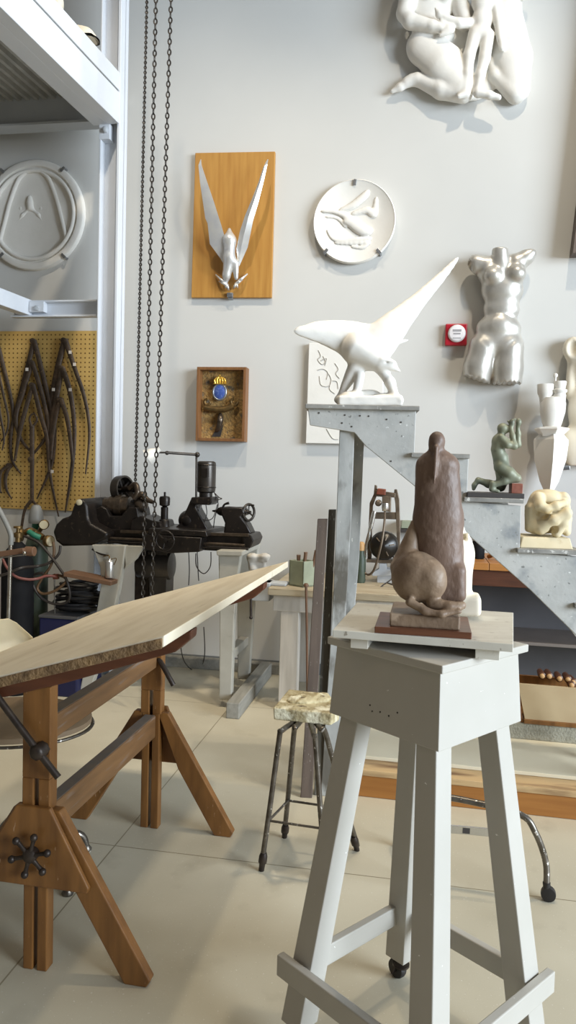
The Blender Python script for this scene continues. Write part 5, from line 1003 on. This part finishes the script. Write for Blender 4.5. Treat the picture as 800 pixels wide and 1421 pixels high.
ty = thing('wooden_tray', 'tan fronted wooden tray on the concrete slab, holding turned mallets', 'tray', PPl.L(uk+.4, ok_-.1, zk0), PPl.th)
ub = PPl.sz(729, 995, ok_+.0)[0]; ut = PPl.sz(719, 947, ok_-.08)[0]; zt2 = PPl.sz(740, 950, ok_-.08)[1]; W3 = .5
c = MB(); c.prism([PPl.L(ub, ok_-.0, zk0+.02), PPl.L(ub+W3, ok_-.0, zk0+.02), PPl.L(ut+W3-.1, ok_-.08, zt2), PPl.L(ut, ok_-.08, zt2)], [PPl.L(ub, ok_-.015, zk0+.02), PPl.L(ub+W3, ok_-.015, zk0+.02), PPl.L(ut+W3-.1, ok_-.095, zt2), PPl.L(ut, ok_-.095, zt2)]); part('front_panel', c, panel_t, ty, False, .002)
part('bottom_rail', MB().box(PPl, ub-.005, ub+W3, ok_+.012, ok_-.015, zk0+.0, zk0+.022), tab_wood, ty, False, .002)
c = MB(); c.prism([PPl.L(ub-.02, ok_, zk0+.001), PPl.L(ub-.02, ok_-.28, zk0+.001), PPl.L(ut-.02, ok_-.28, zt2), PPl.L(ut-.02, ok_-.08, zt2)], [PPl.L(ub-.004, ok_, zk0+.001), PPl.L(ub-.004, ok_-.28, zk0+.001), PPl.L(ut-.004, ok_-.28, zt2), PPl.L(ut-.004, ok_-.08, zt2)]); part('side_panel', c, tab_wood, ty, False, .002)
part('tray_floor', MB().box(PPl, ub, ub+W3-.1, ok_-.02, ok_-.28, zk0+.001, zk0+.012), tab_wood, ty, False)
part('back_panel', MB().box(PPl, ut, ut+W3-.1, ok_-.265, ok_-.28, zk0+.012, zt2), tab_wood, ty, False, .002)
labs = ['leftmost turned mallet at the corner of the wooden tray', 'turned mallet second from the left in the wooden tray', 'turned mallet in the middle of the wooden tray', 'turned mallet right of the middle in the wooden tray', 'turned mallet nearest the right picture edge in the tray', 'lower turned mallet at the right end of the tray']
proto = None
for i, (x, y) in enumerate(((753, 938), (763, 938.5), (777, 942), (789, 943), (796, 947), (794, 951))):
    om = ok_-.12+(.03 if i == 5 else 0); a, z = PPl.sz(x, y, om); z = max(z, zt2+.005) if i < 5 else z; loc = PPl.L(a, om, z)
    if proto is None:
        proto = t = thing('mallet', labs[i], 'mallet', loc, PPl.th, group='turned mallets in the tray')
        km2 = .0037*1.0
        part('mallet_head', MB().lathe([(.012, -.115), (.016, -.1), (.02, -.03), (.019, -.003), (.014, 0)], loc, -PPl.N, 20), mallet_m, t)
        part('pale_end', MB().lathe([(.0135, 0), (.0135, .004), (.009, .008), (.001, .009)], loc, -PPl.N, 20), knob_m, t)
    else:
        t = proto.copy(); COL.objects.link(t); t.matrix_world = frame(loc, PPl.th); t['label'] = labs[i]
        for ch in list(proto.children): c2 = ch.copy(); COL.objects.link(c2); c2.parent = t
# =================================================================== STOOL
zs_ = .625; Q_ = [G(379, 982, zs_), G(461, 990, zs_), G(473, 983, zs_), G(456, 962, zs_), G(401, 956, zs_)]
ctr_ = (Q_[0]+Q_[2]+Q_[3]+Q_[4])/4
stl = thing('plaster_crusted_stool', 'steel legged stool with a plaster crusted square seat', 'stool', Vector((ctr_.x, ctr_.y, 0)), 0); stl.name = 'work_stool'
low = [Vector((p.x, p.y, 0))+(Vector((p.x, p.y, 0))-Vector((ctr_.x, ctr_.y, 0)))*-.03+Vector((0, 0, zs_-.05)) for p in Q_]
c = MB().prism(low, [p.copy() for p in Q_]); seat = part('seat', c, stool_s, stl, False, .006)
c = sculpt([('e', (0, 0, 0), (.075, .055, .012)), ('e', (.05, .02, 0), (.04, .05, .015)), ('e', (-.04, -.03, 0), (.05, .035, .01))], k=.02, n=50, rough=(.012, .003)); mb = MB(); mb.add([Vector((ctr_.x+.005, ctr_.y+.0, zs_+.002))+Vector(tuple(float(q) for q in v)) for v in c[0]], [tuple(int(i) for i in q) for q in c[1]]); part('plaster_crust', mb, stool_s, seat)
zl = zs_-.052; cz = Vector((ctr_.x, ctr_.y, 0))
feet = [(G(363, 1208), G(391, 1012, zl)), (G(395, 1162), G(410, 1008, zl)), (G(496, 1180), G(446, 1010, zl)), (G(452, 1222), G(436, 1018, zl))]
for f, tp_ in feet:
    d = (f-Vector((tp_.x, tp_.y, 0))); sh = tp_+d*.12+Vector((0, 0, -.035))
    pts = catmull([cz.lerp(Vector((tp_.x, tp_.y, 0)), .45)+Vector((0, 0, zl-.006)), Vector((tp_.x, tp_.y, zl-.006)), sh, sh.lerp(f, .5), f+Vector((0, 0, .02))], 5)
    l = part('leg', MB().tube(pts, .0105, 10), pipe_m, stl)
    dd = (f-sh).normalized(); e0 = f-dd*.075; e1 = f+Vector((0, 0, 0)); part('foot_tip', MB().tube([e0, f-dd*.06, f-dd*.035, f-dd*.03, f+Vector((0, 0, .0))], [.012, .0165, .0165, .012, .011], 12), blk_iron, l)
c = MB(); hs_ = [Vector((t_.x, t_.y, 0)).lerp(f, .62)+Vector((0, 0, zl*.36)) for f, t_ in feet]
c.tube([hs_[0], hs_[1]], .005, 8); c.tube([hs_[1], hs_[2]], .005, 8); c.tube([hs_[2], hs_[3]], .005, 8); c.tube([hs_[3], hs_[0]], .005, 8); part('stretcher', c, pipe_m, stl)
c = MB(); c.torus(cz+Vector((0, 0, zl-.006)), (0, 0, 1), .085, .007, 32, 8); part('seat_ring', c, pipe_m, stl)
# rolling base behind the pedestal
hub = Vector((G(602, 1118, .3).x, G(602, 1118, .3).y, 0)); rbs = thing('rolling_base', 'low steel tube base on casters behind the pedestal legs', 'rolling base', hub, 0)
part('hub', MB().lathe([(.02, .24), (.026, .25), (.026, .34), (.02, .35)], hub, (0, 0, 1), 20), pipe_m, rbs)
for f, mid in ((G(758, 1250), (G(758, 1196, .14), G(744, 1156, .25), G(722, 1130, .31))), (G(600, 1240), None), (G(553, 1175), None)):
    f = Vector((f.x, f.y, 0))
    if mid: pts = [hub+Vector((0, 0, .34)), hub.lerp(f, .3)+Vector((0, 0, .335)), mid[2], mid[1], mid[0], f+Vector((0, 0, .06))]
    else: pts = [hub+Vector((0, 0, .345)), hub.lerp(f, .5)+Vector((0, 0, .34)), hub.lerp(f, .8)+Vector((0, 0, .26)), hub.lerp(f, .97)+Vector((0, 0, .14)), f+Vector((0, 0, .06))]
    l = part('leg', MB().tube(catmull(pts, 6), .012, 10), pipe_m, rbs)
    c = MB().lathe([(.012, 0), (.014, .012), (.014, .02)], f+Vector((0, 0, .05)), (0, 0, 1), 12); c.lathe([(.014, -.014), (.026, -.012), (.027, 0), (.026, .012), (.014, .014)], f+Vector((.008, 0, .027)), (.3, 1, 0), 20); part('caster', c, blackw, l)
b0, b1 = G(600, 1148, .25), G(690, 1156, .25); c = MB().beam(b0, b1, .008, .03); bar = part('cross_bar', c, alu_m, rbs, False, .001)
p = b0.lerp(b1, .53); d = (b1-b0).normalized(); n_ = d.cross(Vector((0, 0, 1))); 
q = [p+d*u-Vector((0, 0, 1))*w+n_*.0045 for u, w in ((-.013, -.01), (.013, -.01), (.013, .01), (-.013, .01))]
part('bar_label', MB().prism(q, [v+n_*.001 for v in q]), black_slab, bar, False)
# =================================================================== LIGHT
def area(name, loc, target, size, sizey, energy, col):
    l = bpy.data.lights.new(name, 'AREA'); l.shape = 'RECTANGLE'; l.size = size; l.size_y = sizey; l.energy = energy; l.color = col
    o = bpy.data.objects.new(name, l); COL.objects.link(o); o.location = loc; o.rotation_euler = (Vector(target)-Vector(loc)).to_track_quat('-Z', 'Y').to_euler(); return o
def spot(name, loc, target, energy, ang, rad, col, blend=.6):
    l = bpy.data.lights.new(name, 'SPOT'); l.energy = energy; l.spot_size = math.radians(ang); l.spot_blend = blend; l.shadow_soft_size = rad; l.color = col
    o = bpy.data.objects.new(name, l); COL.objects.link(o); o.location = loc; o.rotation_euler = (Vector(target)-Vector(loc)).to_track_quat('-Z', 'Y').to_euler(); return o
w = bpy.data.worlds.new('room light'); SC.world = w; w.use_nodes = True
w.node_tree.nodes['Background'].inputs[0].default_value = (1.0, .92, .82, 1); w.node_tree.nodes['Background'].inputs[1].default_value = .15
area('window_light', (10.0, -3.4, 3.6), (-.5, 4, 2.0), 7, 4.5, 2900, (.78, .89, 1.0))
spot('track_spot', (-.6, 3.1, 6.8), (-1.3, 5.9, .6), 500, 68, .07, (1.0, .89, .72), 1.0)
spot('track_spot', (1.7, 2.9, 6.8), (.6, 5.7, .9), 500, 68, .07, (1.0, .88, .70), 1.0)
spot('track_spot', (1.7, 2.7, 6.4), (.4, 2.2, 0), 260, 75, .09, (1.0, .85, .62))
spot('track_spot', (0, 3.3, 6.5), (-.5, 2.1, 0), 260, 75, .09, (1.0, .85, .62))
spot('track_spot', (-2.6, -1.4, 5.6), (.4, 2.0, .6), 45, 50, .12, (1.0, .76, .48))
SC.view_settings.view_transform = 'Standard'; SC.view_settings.look = 'None'; SC.view_settings.gamma = 1; SC.view_settings.use_curve_mapping = False
SC.view_settings.exposure = -0.14
